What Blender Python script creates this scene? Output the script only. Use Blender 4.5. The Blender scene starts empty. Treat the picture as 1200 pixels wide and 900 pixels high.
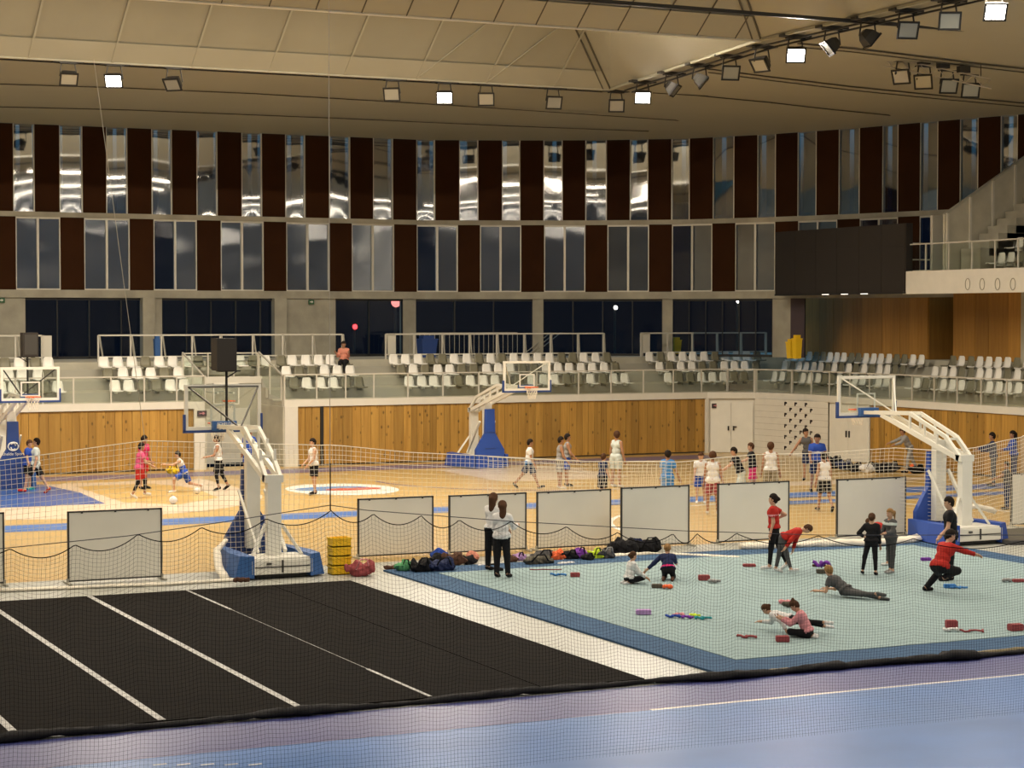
import bpy, bmesh, math, random
import numpy as np
from mathutils import Vector, Matrix, Euler
random.seed(7)
sc = bpy.context.scene
C = sc.collection
R = math.radians

# ------------------------------------------------------------------ camera
F_PX, EYE, YAW, PITCH = 2361.0, 5.49, R(25.3), math.atan(79 / 2361.0)
cam_d = bpy.data.cameras.new('camera'); cam = bpy.data.objects.new('camera', cam_d); C.objects.link(cam)
cam_d.sensor_width = 36.0; cam_d.lens = 36.0 * F_PX / 1200.0; cam_d.clip_start = 0.5; cam_d.clip_end = 400
cam.location = (0, 0, EYE); cam.rotation_euler = (math.pi / 2 - PITCH, 0, -YAW)
sc.camera = cam

# ------------------------------------------------------------------ world: dusk outside
w = bpy.data.worlds.new('dusk'); sc.world = w; w.use_nodes = True
wn = w.node_tree; bg = wn.nodes['Background']
tc = wn.nodes.new('ShaderNodeTexCoord'); sx = wn.nodes.new('ShaderNodeSeparateXYZ'); cr = wn.nodes.new('ShaderNodeValToRGB')
wn.links.new(tc.outputs['Generated'], sx.inputs[0]); wn.links.new(sx.outputs['Z'], cr.inputs[0]); wn.links.new(cr.outputs[0], bg.inputs[0])
cr.color_ramp.elements[0].position = 0.065; cr.color_ramp.elements[0].color = (0.003, 0.005, 0.010, 1)
cr.color_ramp.elements[1].position = 0.11; cr.color_ramp.elements[1].color = (0.10, 0.27, 0.40, 1)
bg.inputs[1].default_value = 1.0

# ------------------------------------------------------------------ exposure
sc.view_settings.view_transform = 'Standard'; sc.view_settings.look = 'None'
sc.view_settings.gamma = 1.0; sc.view_settings.use_curve_mapping = False
sc.view_settings.exposure = 0.0
sc.cycles.use_denoising = True
sc.cycles.max_bounces = 8; sc.cycles.transparent_max_bounces = 24
sc.cycles.sample_clamp_indirect = 6.0

# ------------------------------------------------------------------ hall lamps: rows of long luminaires; farthest row added, hidden, to brighten the stands
ROW_LAMPS = [(x, y, z, p) for y, z, p in ((57.5, 16.3, 2900.0), (42.0, 13.9, 700.0), (33.0, 13.9, 420.0), (25.1, 13.9, 380.0), (16.0, 13.9, 330.0), (9.0, 13.9, 300.0), (2.0, 13.9, 280.0)) for x in (6.0, 18.0, 30.0)] \
    + [(x, y, 12.95, p) for y, p in ((42.0, 420.0), (33.0, 350.0), (25.1, 350.0), (16.0, 330.0), (9.0, 300.0), (2.0, 280.0)) for x in (42.0, 54.0)]  # added over the right-hand stand so the upper panes reflect streaks
FLOOD_W = 170.0
WARM = (1.0, 0.86, 0.66)
def area(loc, sx_, sy_, power, color, rot=(0, 0, 0), parent=None, spread=None):
    d = bpy.data.lights.new('lamp_light', 'AREA'); d.shape = 'RECTANGLE'; d.size = sx_; d.size_y = sy_
    d.energy = power; d.color = color
    if spread: d.spread = spread
    o = bpy.data.objects.new('lamp_light', d); C.objects.link(o); o.location = loc; o.rotation_euler = rot
    if parent: o.parent = parent
    return o
for (x, y, z, p) in ROW_LAMPS:
    area((x, y, z - 0.12), 11.2, 0.5, p, WARM)

# ------------------------------------------------------------------ picture rays -> points of the hall
CP, SP, CT, ST = math.cos(PITCH), math.sin(PITCH), math.cos(YAW), math.sin(YAW)
def ray(px, py):
    a = (px - 600) / F_PX; b = -(py - 450) / F_PX
    y = CP + b * SP
    return (a * CT + y * ST, -a * ST + y * CT, -SP + b * CP)
def gz(px, py, z=0.0):
    d = ray(px, py); t = (z - EYE) / d[2]; return Vector((d[0] * t, d[1] * t, z))
def gv(px, py, y):
    d = ray(px, py); t = y / d[1]; return Vector((d[0] * t, y, EYE + d[2] * t))
def gu(px, py, x):
    d = ray(px, py); t = x / d[0]; return Vector((x, d[1] * t, EYE + d[2] * t))

# ------------------------------------------------------------------ materials
MAT = {}
def mat(name, col, rough=0.6, metal=0.0, var=0.0, scale=3.0, bump=0.0, bscale=40.0, emit=None, estr=0.0, spec=0.5, coat=0.0, rand=0.0):
    m = bpy.data.materials.new(name); m.use_nodes = True; n = m.node_tree; b = n.nodes['Principled BSDF']
    b.inputs['Base Color'].default_value = (*col, 1); b.inputs['Roughness'].default_value = rough
    b.inputs['Metallic'].default_value = metal; b.inputs['Specular IOR Level'].default_value = spec
    b.inputs['Coat Weight'].default_value = coat
    if emit: b.inputs['Emission Color'].default_value = (*emit, 1); b.inputs['Emission Strength'].default_value = estr
    tc = n.nodes.new('ShaderNodeTexCoord')
    if var or rand:
        nz = n.nodes.new('ShaderNodeTexNoise'); nz.inputs['Scale'].default_value = scale; nz.inputs['Detail'].default_value = 5
        n.links.new(tc.outputs['Object'], nz.inputs['Vector'])
        mr = n.nodes.new('ShaderNodeMapRange'); mr.inputs[1].default_value = 0.3; mr.inputs[2].default_value = 0.7
        mr.inputs[3].default_value = 1 - var; mr.inputs[4].default_value = 1 + var
        n.links.new(nz.outputs['Fac'], mr.inputs[0])
        oi = n.nodes.new('ShaderNodeObjectInfo'); m2 = n.nodes.new('ShaderNodeMapRange')
        m2.inputs[3].default_value = 1 - rand; m2.inputs[4].default_value = 1 + rand
        n.links.new(oi.outputs['Random'], m2.inputs[0])
        mu = n.nodes.new('ShaderNodeMath'); mu.operation = 'MULTIPLY'
        n.links.new(mr.outputs[0], mu.inputs[0]); n.links.new(m2.outputs[0], mu.inputs[1])
        vm = n.nodes.new('ShaderNodeVectorMath'); vm.operation = 'SCALE'; vm.inputs[0].default_value = col
        n.links.new(mu.outputs[0], vm.inputs['Scale']); n.links.new(vm.outputs[0], b.inputs['Base Color'])
    if bump:
        nb = n.nodes.new('ShaderNodeTexNoise'); nb.inputs['Scale'].default_value = bscale
        n.links.new(tc.outputs['Object'], nb.inputs['Vector'])
        bp = n.nodes.new('ShaderNodeBump'); bp.inputs['Strength'].default_value = bump; bp.inputs['Distance'].default_value = 0.02
        n.links.new(nb.outputs['Fac'], bp.inputs['Height']); n.links.new(bp.outputs[0], b.inputs['Normal'])
    MAT[name] = m
    return m

def wood(name, c1, c2, rough=0.45, vertical=True, knots=True):
    m = mat(name, c1, rough); n = m.node_tree; b = n.nodes['Principled BSDF']
    g = n.nodes.new('ShaderNodeNewGeometry'); oi = n.nodes.new('ShaderNodeObjectInfo')
    sc_ = n.nodes.new('ShaderNodeVectorMath'); sc_.operation = 'MULTIPLY'; sc_.inputs[1].default_value = (9, 9, 0.5) if vertical else (0.6, 7, 7)
    n.links.new(g.outputs['Position'], sc_.inputs[0])
    ad = n.nodes.new('ShaderNodeVectorMath'); ad.operation = 'ADD'
    rm = n.nodes.new('ShaderNodeVectorMath'); rm.operation = 'SCALE'; rm.inputs[0].default_value = (37, 91, 53)
    n.links.new(oi.outputs['Random'], rm.inputs['Scale']); n.links.new(sc_.outputs[0], ad.inputs[0]); n.links.new(rm.outputs[0], ad.inputs[1])
    nz = n.nodes.new('ShaderNodeTexNoise'); nz.inputs['Scale'].default_value = 1.0; nz.inputs['Detail'].default_value = 6; nz.inputs['Roughness'].default_value = 0.65
    n.links.new(ad.outputs[0], nz.inputs['Vector'])
    cr = n.nodes.new('ShaderNodeValToRGB'); cr.color_ramp.elements[0].position = 0.32; cr.color_ramp.elements[1].position = 0.68
    cr.color_ramp.elements[0].color = (*c2, 1); cr.color_ramp.elements[1].color = (*c1, 1)
    n.links.new(nz.outputs['Fac'], cr.inputs[0])
    m2 = n.nodes.new('ShaderNodeMapRange'); m2.inputs[3].default_value = 0.72; m2.inputs[4].default_value = 1.15
    n.links.new(oi.outputs['Random'], m2.inputs[0])
    out = n.nodes.new('ShaderNodeVectorMath'); out.operation = 'SCALE'
    n.links.new(cr.outputs[0], out.inputs[0]); n.links.new(m2.outputs[0], out.inputs['Scale'])
    last = out.outputs[0]
    if knots:
        k = n.nodes.new('ShaderNodeVectorMath'); k.operation = 'MULTIPLY'; k.inputs[1].default_value = (4.2, 4.2, 2.4)
        n.links.new(g.outputs['Position'], k.inputs[0])
        vo = n.nodes.new('ShaderNodeTexVoronoi'); vo.inputs['Scale'].default_value = 1.0; n.links.new(k.outputs[0], vo.inputs['Vector'])
        lr = n.nodes.new('ShaderNodeMapRange'); lr.inputs[1].default_value = 0.08; lr.inputs[2].default_value = 0.20; lr.inputs[3].default_value = 0.35; lr.inputs[4].default_value = 1.0
        n.links.new(vo.outputs['Distance'], lr.inputs[0])
        o2 = n.nodes.new('ShaderNodeVectorMath'); o2.operation = 'SCALE'; n.links.new(last, o2.inputs[0]); n.links.new(lr.outputs[0], o2.inputs['Scale'])
        last = o2.outputs[0]
    n.links.new(last, b.inputs['Base Color'])
    return m

wood('pine', (0.52, 0.305, 0.070), (0.36, 0.19, 0.036))
wood('oak_panel', (0.52, 0.27, 0.055), (0.40, 0.19, 0.036), knots=False)
wood('parquet', (0.61, 0.42, 0.155), (0.53, 0.35, 0.115), rough=0.28, vertical=False, knots=False)
mat('concrete', (0.36, 0.34, 0.28), 0.8, var=0.18, scale=1.2, bump=0.2, bscale=12)
mat('concrete_light', (0.50, 0.48, 0.40), 0.75, var=0.12, scale=1.5)
mat('white_paint', (0.72, 0.70, 0.64), 0.55, var=0.03)
mat('white_metal', (0.80, 0.79, 0.73), 0.35, var=0.03)
mat('grey_metal', (0.42, 0.41, 0.36), 0.4, 0.2)
mat('rail_metal', (0.62, 0.60, 0.54), 0.4, 0.2)
mat('dark_metal', (0.045, 0.043, 0.04), 0.45)
mat('black', (0.012, 0.012, 0.012), 0.6)
mat('ceiling_white', (0.39, 0.375, 0.295), 0.7, var=0.03, scale=0.3)
mat('ceiling_mesh', (0.32, 0.305, 0.235), 0.75, var=0.06, scale=0.4)
mat('seam', (0.10, 0.09, 0.07), 0.8)
mat('maroon', (0.034, 0.0125, 0.0042), 0.9, spec=0.12, var=0.1, scale=1.0, rand=0.12)
mat('blocker_dark', (0.05, 0.07, 0.09), 0.7)
mat('screen_black', (0.030, 0.026, 0.024), 0.6, spec=0.3)
mat('seat_white', (0.88, 0.87, 0.84), 0.35, rand=0.04)
mat('seat_grey', (0.20, 0.19, 0.135), 0.45, rand=0.05)
mat('light_floor', (0.43, 0.44, 0.41), 0.35, var=0.06, scale=0.8)
mat('blue_floor', (0.050, 0.175, 0.50), 0.36, var=0.10, scale=0.6, bump=0.05, bscale=2.0, spec=0.28)
mat('purple_floor', (0.058, 0.068, 0.24), 0.36, var=0.08, scale=0.6, bump=0.05, bscale=2.0, spec=0.28)
mat('carpet_black', (0.007, 0.0055, 0.0045), 0.95, var=0.25, scale=1.3, spec=0.08)
mat('carpet_blue', (0.045, 0.10, 0.20), 0.9, var=0.12, scale=1.5, spec=0.2)
mat('carpet_pale', (0.27, 0.37, 0.395), 0.9, var=0.05, scale=0.9, spec=0.2)
mat('tape', (0.36, 0.36, 0.36), 0.5, var=0.35, scale=6)
mat('line_white', (0.75, 0.74, 0.70), 0.4)
mat('line_blue', (0.05, 0.16, 0.50), 0.3)
mat('line_purple', (0.16, 0.13, 0.26), 0.35)
mat('line_pale', (0.68, 0.55, 0.42), 0.3)
mat('key_blue', (0.035, 0.10, 0.36), 0.3)
mat('logo_blue', (0.08, 0.25, 0.60), 0.3)
mat('logo_red', (0.60, 0.09, 0.05), 0.3)
mat('pad_blue', (0.022, 0.06, 0.24), 0.5)
mat('pad_bright', (0.02, 0.075, 0.40), 0.5)
mat('pad_mid', (0.035, 0.12, 0.36), 0.5)
mat('rim_orange', (0.80, 0.14, 0.03), 0.4)
mat('net_white', (0.85, 0.80, 0.70), 0.8)
mat('net_black', (0.006, 0.006, 0.007), 0.9, spec=0.05)
mat('rope', (0.55, 0.50, 0.40), 0.8)
mat('yellow', (0.90, 0.58, 0.015), 0.45)
mat('board', (0.80, 0.78, 0.71), 0.5, var=0.03, scale=1.2)
mat('exit_green', (0.02, 0.10, 0.04), 0.5)
mat('sign_dark', (0.06, 0.04, 0.05), 0.5)
mat('eye_dark', (0.02, 0.015, 0.012), 0.4)
mat('lip', (0.45, 0.16, 0.13), 0.5)
SKIN = [mat('skin_a', (0.52, 0.29, 0.18), 0.55), mat('skin_b', (0.38, 0.20, 0.12), 0.55), mat('skin_c', (0.56, 0.33, 0.22), 0.55)]
def cloth(key, col):
    if key not in MAT: mat(key, col, 0.85, var=0.10, scale=9, bump=0.3, bscale=18, spec=0.2)
    return MAT[key]
for k_, c_ in dict(c_white=(0.74, 0.74, 0.76), c_black=(0.012, 0.012, 0.015), c_grey=(0.30, 0.30, 0.31), c_dgrey=(0.085, 0.085, 0.09), c_red=(0.44, 0.028, 0.022),
                   c_blue=(0.03, 0.08, 0.42), c_navy=(0.02, 0.03, 0.09), c_sky=(0.07, 0.25, 0.62), c_pink=(0.62, 0.10, 0.22), c_rose=(0.66, 0.28, 0.32), c_magenta=(0.62, 0.03, 0.16),
                   c_khaki=(0.26, 0.22, 0.14), c_orange=(0.85, 0.16, 0.06), c_salmon=(0.66, 0.27, 0.20), c_pale=(0.55, 0.62, 0.62), c_lime=(0.62, 0.80, 0.05), c_green=(0.10, 0.34, 0.16),
                   c_purple=(0.20, 0.05, 0.40), c_lilac=(0.48, 0.30, 0.62), c_brown=(0.09, 0.045, 0.03), c_olive=(0.11, 0.10, 0.08), c_teal=(0.03, 0.30, 0.34),
                   h_black=(0.016, 0.011, 0.009), h_brown=(0.075, 0.035, 0.018), h_blond=(0.30, 0.17, 0.07), c_brick=(0.32, 0.075, 0.085), c_yellow=(0.80, 0.55, 0.02)).items():
    cloth(k_, c_)

def glassy(name, tint, transp, rough=0.02, gloss=0.25):
    m = bpy.data.materials.new(name); m.use_nodes = True; n = m.node_tree; n.nodes.clear()
    o = n.nodes.new('ShaderNodeOutputMaterial'); t = n.nodes.new('ShaderNodeBsdfTransparent'); g = n.nodes.new('ShaderNodeBsdfGlossy')
    mx = n.nodes.new('ShaderNodeMixShader'); t.inputs[0].default_value = (*tint, 1); g.inputs['Roughness'].default_value = rough
    g.inputs[0].default_value = (0.9, 0.9, 0.9, 1)
    mx.inputs[0].default_value = gloss
    n.links.new(t.outputs[0], mx.inputs[1]); n.links.new(g.outputs[0], mx.inputs[2]); n.links.new(mx.outputs[0], o.inputs[0])
    MAT[name] = m; return m
glassy('rail_glass', (0.95, 0.975, 0.95), 0.9, 0.10, 0.05)
glassy('board_glass', (0.93, 0.95, 0.93), 0.9, 0.02, 0.05)
glassy('night_glass', (0.55, 0.62, 0.70), 0.5, 0.04, 0.035)

def pane_mat(name, mirror, tint, wav, rough):
    """film-covered glazing: part mirror, part view of the dusk outside; its ripples are in the mesh"""
    m = bpy.data.materials.new(name); m.use_nodes = True; n = m.node_tree; n.nodes.clear()
    o = n.nodes.new('ShaderNodeOutputMaterial'); t = n.nodes.new('ShaderNodeBsdfTransparent'); g = n.nodes.new('ShaderNodeBsdfGlossy')
    t.inputs[0].default_value = (*tint, 1); g.inputs['Roughness'].default_value = rough; g.inputs[0].default_value = (0.80, 0.82, 0.86, 1)
    mx = n.nodes.new('ShaderNodeMixShader'); mx.inputs[0].default_value = mirror
    n.links.new(t.outputs[0], mx.inputs[1]); n.links.new(g.outputs[0], mx.inputs[2]); n.links.new(mx.outputs[0], o.inputs[0])
    MAT[name] = m; return m
pane_mat('pane_upper', 0.50, (0.70, 0.78, 0.85), 0.007, 0.03)
pane_mat('pane_lower', 0.45, (0.25, 0.27, 0.34), 0.018, 0.06)
pane_mat('pane_clear', 0.08, (0.55, 0.65, 0.80), 0.05, 0.05)

# ------------------------------------------------------------------ mesh helpers
class MB:
    """collects boxes, tubes and polygons, then links them as one mesh object"""
    def __init__(s): s.v = []; s.f = []; s.mi = []
    def add(s, vs, fs, mi=0):
        o = len(s.v); s.v += [tuple(p) for p in vs]; s.f += [tuple(i + o for i in f) for f in fs]; s.mi += [mi] * len(fs); return s
    def box(s, x0, x1, y0, y1, z0, z1, mi=0, M=None):
        vs = [Vector((x, y, z)) for z in (z0, z1) for y in (y0, y1) for x in (x0, x1)]
        if M is not None: vs = [M @ v for v in vs]
        return s.add(vs, [(0, 2, 3, 1), (4, 5, 7, 6), (0, 1, 5, 4), (2, 6, 7, 3), (0, 4, 6, 2), (1, 3, 7, 5)], mi)
    def bar(s, a, b, wd, ht, mi=0, up=(0, 0, 1)):
        a, b = Vector(a), Vector(b); d = (b - a); L = d.length
        if L < 1e-6: return s
        d.normalize(); u = Vector(up)
        if abs(d.dot(u)) > 0.98: u = Vector((1, 0, 0))
        r = d.cross(u).normalized(); u = r.cross(d).normalized()
        vs = []
        for p in (a, b):
            for i, j in ((-1, -1), (1, -1), (1, 1), (-1, 1)): vs.append(p + r * (i * wd / 2) + u * (j * ht / 2))
        return s.add(vs, [(3, 2, 1, 0), (4, 5, 6, 7), (0, 1, 5, 4), (1, 2, 6, 5), (2, 3, 7, 6), (3, 0, 4, 7)], mi)
    def tube(s, pts, r, n=6, mi=0, close=False):
        pts = [Vector(p) for p in pts]; rs = r if isinstance(r, (list, tuple)) else [r] * len(pts)
        vs = []; fs = []; m = len(pts)
        for i, p in enumerate(pts):
            if close: d = pts[(i + 1) % m] - pts[i - 1]
            else: d = pts[min(i + 1, m - 1)] - pts[max(i - 1, 0)]
            d = d.normalized() if d.length > 1e-9 else Vector((0, 0, 1))
            u = Vector((0, 0, 1)) if abs(d.z) < 0.9 else Vector((1, 0, 0))
            a = d.cross(u).normalized(); b = d.cross(a).normalized()
            for k in range(n):
                t = 2 * math.pi * k / n; vs.append(p + (a * math.cos(t) + b * math.sin(t)) * rs[i])
        for i in range(m if close else m - 1):
            j = (i + 1) % m
            for k in range(n): fs.append((i * n + k, i * n + (k + 1) % n, j * n + (k + 1) % n, j * n + k))
        if not close: fs.append(tuple(range(n))); fs.append(tuple((m - 1) * n + k for k in reversed(range(n))))
        return s.add(vs, fs, mi)
    def poly(s, pts, mi=0): return s.add(pts, [tuple(range(len(pts)))], mi)
    def prism(s, pts, off, mi=0):
        """closed outline pts extruded by vector off"""
        n = len(pts); o = Vector(off); vs = [Vector(p) for p in pts] + [Vector(p) + o for p in pts]
        return s.add(vs, [tuple(range(n))[::-1], tuple(range(n, 2 * n))] + [(i, (i + 1) % n, (i + 1) % n + n, i + n) for i in range(n)], mi)
    def ball(s, c, r, mi=0, n=8, m=5):
        rx, ry, rz = r if isinstance(r, (list, tuple)) else (r, r, r)
        vs = [(c[0], c[1], c[2] - rz)]
        for i in range(1, m):
            t = math.pi * i / m - math.pi / 2
            for k in range(n): p = 2 * math.pi * k / n; vs.append((c[0] + rx * math.cos(t) * math.cos(p), c[1] + ry * math.cos(t) * math.sin(p), c[2] + rz * math.sin(t)))
        vs.append((c[0], c[1], c[2] + rz)); fs = []
        for k in range(n): fs.append((0, 1 + (k + 1) % n, 1 + k))
        for i in range(m - 2):
            for k in range(n): a = 1 + i * n; fs.append((a + k, a + (k + 1) % n, a + n + (k + 1) % n, a + n + k))
        a = 1 + (m - 2) * n
        for k in range(n): fs.append((a + k, a + (k + 1) % n, len(vs) - 1))
        return s.add(vs, fs, mi)
    def build(s, name, mats, parent=None, smooth=False, **props):
        me = bpy.data.meshes.new(name); me.from_pydata(s.v, [], s.f)
        ms = mats if isinstance(mats, (list, tuple)) else [mats]
        for m in ms: me.materials.append(MAT[m] if isinstance(m, str) else m)
        if len(ms) > 1: me.polygons.foreach_set('material_index', s.mi)
        if smooth: me.polygons.foreach_set('use_smooth', [True] * len(me.polygons))
        bm = bmesh.new(); bm.from_mesh(me); bmesh.ops.recalc_face_normals(bm, faces=bm.faces); bm.to_mesh(me); bm.free()
        return link(name, me, parent, **props)
def link(name, me, parent=None, **props):
    o = bpy.data.objects.new(name, me); C.objects.link(o)
    if parent: o.parent = parent
    for k, v in props.items():
        if v is not None: o[k] = v
    return o
def thing(name, label, cat, loc=(0, 0, 0), rz=0, group=None):
    o = bpy.data.objects.new(name, None); C.objects.link(o); o.location = loc; o.rotation_euler = (0, 0, rz)
    o.empty_display_size = 0.1
    o['label'] = label; o['category'] = cat
    if group: o['group'] = group
    return o
def struct(name, mb, m, parent=None, label=None, smooth=False):
    return mb.build(name, m, parent, smooth, kind=None if parent else 'structure', label=label)
def hollow(name, label=None):
    o = bpy.data.objects.new(name, None); C.objects.link(o); o['kind'] = 'structure'
    if label: o['label'] = label
    return o
ORD = ['first', 'second', 'third', 'fourth', 'fifth', 'sixth', 'seventh', 'eighth', 'ninth', 'tenth', 'eleventh', 'twelfth', 'thirteenth', 'fourteenth', 'fifteenth', 'sixteenth', 'seventeenth', 'eighteenth', 'nineteenth', 'twentieth', 'twenty-first', 'twenty-second']

# ================================================================== SETTING
# ---- floor: one ground slab per surface, markings lie on it
floor = hollow('floor', 'sports hall floor of blue, pale grey and wooden areas')
MB().box(-12, 75, 41.85, 71.0, -0.2, 0.0).build('parquet_surface', 'parquet', floor, label='honey wooden basketball parquet')
MB().box(-12, 75, 26.1, 41.85, -0.2, 0.0).build('pale_surface', 'light_floor', floor, label='pale grey floor strip around the mats')
MB().box(-12, 75, 24.45, 26.1, -0.2, 0.0).build('purple_surface', 'purple_floor', floor, label='purplish blue border of the near court')
MB().box(-12, 75, -14, 24.45, -0.2, 0.0).build('blue_surface', 'blue_floor', floor, label='glossy light blue floor of the near court')
def strip(name, pts, m, z=0.004, label=None):
    return MB().poly([(p[0], p[1], z) for p in pts]).build(name, m, floor, label=label)
strip('court_line', [(13.7, 24.40), (40, 24.40), (40, 24.49), (13.7, 24.49)], 'line_white', label='long white line at the edge of the light blue')
strip('seam_line', [(-5, 24.43), (13.7, 24.43), (13.7, 24.46), (-5, 24.46)], 'line_purple')
for k in range(5):      # dashes of a broken line, bottom left
    a = gz(180 + k * 28, 897.3); strip('dash_line', [(a.x, a.y), (a.x + 0.17, a.y), (a.x + 0.17, a.y + 0.05), (a.x, a.y + 0.05)], 'line_white')
strip('court_band', [(-5, 51.7), (30.9, 51.7), (30.9, 53.3), (-5, 53.3)], 'line_blue', label='broad blue band across the wooden court')
strip('court_band', [(-5, 67.1), (41.0, 67.1), (41.0, 69.0), (-5, 69.0)], 'line_purple', 0.003, label='broad dull purple band along the far wall')
strip('court_band', [(29.6, 51.4), (60, 51.4), (60, 53.0), (29.6, 53.0)], 'line_blue', 0.006)
strip('court_band', [(32.0, 49.6), (41, 49.6), (41, 50.5), (32.0, 50.5)], 'line_blue', 0.006)
def ring(cx, cy, r0, r1, a0, a1, name, m, z=0.005, n=28):
    mb = MB()
    for i in range(n):
        t0 = a0 + (a1 - a0) * i / n; t1 = a0 + (a1 - a0) * (i + 1) / n
        mb.poly([(cx + r0 * math.cos(t0), cy + r0 * math.sin(t0), z), (cx + r1 * math.cos(t0), cy + r1 * math.sin(t0), z),
                 (cx + r1 * math.cos(t1), cy + r1 * math.sin(t1), z), (cx + r0 * math.cos(t1), cy + r0 * math.sin(t1), z)])
    return mb.build(name, m, floor)
# left court: pale three-point area, blue key, centre logo
def disc_pts(cx, cy, rx, ry, n=40, a0=0, a1=2 * math.pi): return [(cx + rx * math.cos(a0 + (a1 - a0) * i / n), cy + ry * math.sin(a0 + (a1 - a0) * i / n)) for i in range(n)]
HX = 13.4
strip('three_point_area', [(HX - 6.2, 66.0), (HX - 6.2, 60.5)] + [(HX + 6.2 * math.cos(t), 60.5 + 6.2 * math.sin(t)) for t in [math.pi + math.pi * i / 24 for i in range(25)]] + [(HX + 6.2, 66.0)], 'line_pale', 0.005, label='pale area under the far left hoop')
strip('inner_area', [(HX + 1.6, 64.8), (HX + 1.6, 58.6), (HX + 2.9, 57.2), (HX + 4.6, 58.9), (HX + 4.9, 62.5), (HX + 4.2, 64.8)], 'parquet', 0.007)
strip('key_area', [(HX - 2.6, 66.0), (HX - 2.6, 58.4), (HX + 1.0, 58.4), (HX + 1.2, 62.4), (HX + 0.8, 66.0)], 'key_blue', 0.009, label='dark blue key under the far left hoop')
cl = gz(401, 573.5)
strip('centre_circle', disc_pts(cl.x, cl.y, 1.75, 2.2), 'line_white', 0.006, label='white centre circle with a blue and red emblem')
strip('centre_emblem', disc_pts(cl.x - 0.2, cl.y + 0.35, 1.25, 0.75), 'logo_blue', 0.008)
strip('centre_emblem', disc_pts(cl.x + 0.35, cl.y - 0.1, 0.95, 0.45), 'logo_red', 0.010)
strip('centre_emblem', disc_pts(cl.x + 0.3, cl.y - 0.9, 0.8, 0.25), 'line_white', 0.012)
# right court area marks
HR = 30.7
strip('key_area', [(HR - 2.4, 60.5), (HR - 2.4, 66.4), (HR + 2.4, 66.4), (HR + 2.4, 60.5)], 'line_pale', 0.005)
ring(HR, 62.5, 6.1, 6.25, math.pi, 2 * math.pi, 'arc_line', 'line_purple')
ring(HR, 44.4, 6.1, 6.25, 0, math.pi, 'arc_line', 'line_white')
strip('pale_lane', [(36, 55.2), (42.5, 55.2), (42.5, 56.2), (36, 56.2)], 'line_pale')

# ---- far stand: concrete steps, white cap, wall boards below
XC0, XC1 = 20.9, 23.9          # stairwell gap in the far stand
SX0 = -6.0
stand = hollow('wall_back_stand', 'concrete grandstand along the far side')
def far_block(x0, x1):
    mb = MB()
    e = x1 > 43
    for (ya, yb, zt, xe) in ((70.28, 71.35, 2.38, 45.5), (71.35, 72.15, 2.42, 46.3), (72.15, 72.95, 2.82, 47.1), (72.95, 74.05, 3.22, 48.1), (74.05, 80.6, 3.80, 60.0)):
        MB().box(x0, xe if e else x1, ya, yb, 0.0, zt).build('concrete_step', 'concrete_light', stand)
    if e: MB().prism([(41.8, 70.28, 0), (43.7, 69.4, 0), (44.45, 66.8, 0), (45.5, 66.8, 0), (45.5, 70.28, 0)], (0, 0, 2.375)).build('corner_walkway', 'concrete_light', stand)
far_block(SX0, XC0); far_block(XC1, 43.6)
MB().box(XC0, XC1, 73.0, 80.6, 0.0, 3.20).box(XC0, XC1, 74.05, 80.6, 3.2, 3.80).build('concrete_steps', 'concrete_light', stand)
MB().box(XC0 - 0.1, XC1 + 0.1, 72.86, 73.02, 2.98, 3.24).build('parapet', 'white_paint', stand)
MB().box(XC0, XC1, 72.9, 73.0, 0, 3.0).box(XC0 - .02, XC0 + .06, 70, 73, 0, 2.2).box(XC1 - .06, XC1 + .02, 70, 73, 0, 2.2).build('stairwell_lining', 'concrete_light', stand)
# steps with slim ledges that carry the seats
for (x0, x1) in ((SX0, XC0), (XC1, 43.6)):
    for (y, z) in ((71.5, 2.42), (72.3, 2.82), (73.1, 3.22)):
        MB().box(x0, x1, y + 0.28, y + 0.36, z, z + 0.33).build('seat_rail', 'grey_metal', stand)
# cap polyline round the corner
CAP = [(SX0, 70.0), (XC0, 70.0)], [(XC1, 70.0), (41.8, 70.0), (43.5, 69.1), (44.15, 66.6), (44.2, 62.4), (44.2, 38.0)]
def wallpoly(pts, z0, z1, th, name, m, parent, out=(1, 1)):
    """wall along a polyline, thickness laid to its left-hand side"""
    mb = MB()
    for a, b in zip(pts, pts[1:]):
        a, b = Vector((*a, 0)), Vector((*b, 0)); d = (b - a).normalized(); n = Vector((-d.y, d.x, 0)) * th
        mb.prism([a + Vector((0, 0, z0)), b + Vector((0, 0, z0)), b + n + Vector((0, 0, z0)), a + n + Vector((0, 0, z0))], (0, 0, z1 - z0))
    return mb.build(name, m, parent)
for pts in CAP: wallpoly(pts, 2.19, 2.44, 0.3, 'cap', 'white_paint', stand)
# lower wall behind the boards
lower = hollow('wall_back', 'far wall of the court, pine boards and white bays')
wallpoly([(SX0, 70.12), (XC0, 70.12)], 0, 2.19, 0.16, 'backing', 'seam', lower)
wallpoly([(XC1, 70.12), (41.8, 70.12)], 0, 2.19, 0.16, 'backing', 'seam', lower)
right_low = hollow('wall_right', 'right-hand court wall with doors, vent bricks and pine boards')
wallpoly([(44.32, 62.3), (44.32, 38.0)], 0, 2.19, 0.12, 'backing', 'seam', right_low)
def boards(x0, x1, y, z0, z1, parent, m='pine', along='x', th=0.05, wmin=0.24, wmax=0.42, sgn=-1):
    x = x0
    while x < x1 - 0.02:
        wd = min(random.uniform(wmin, wmax), x1 - x); pr = random.uniform(0, 0.012)
        if x1 - x - wd < 0.1: wd = x1 - x
        if along == 'x': MB().box(x + 0.006, x + wd - 0.006, y + sgn * (th + pr), y, z0, z1).build('plank', m, parent)
        else: MB().box(y + sgn * (th + pr), y, x + 0.006, x + wd - 0.006, z0, z1).build('plank', m, parent)
        x += wd
boards(12.3, 20.5, 70.12, 0.06, 2.17, lower)
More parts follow.
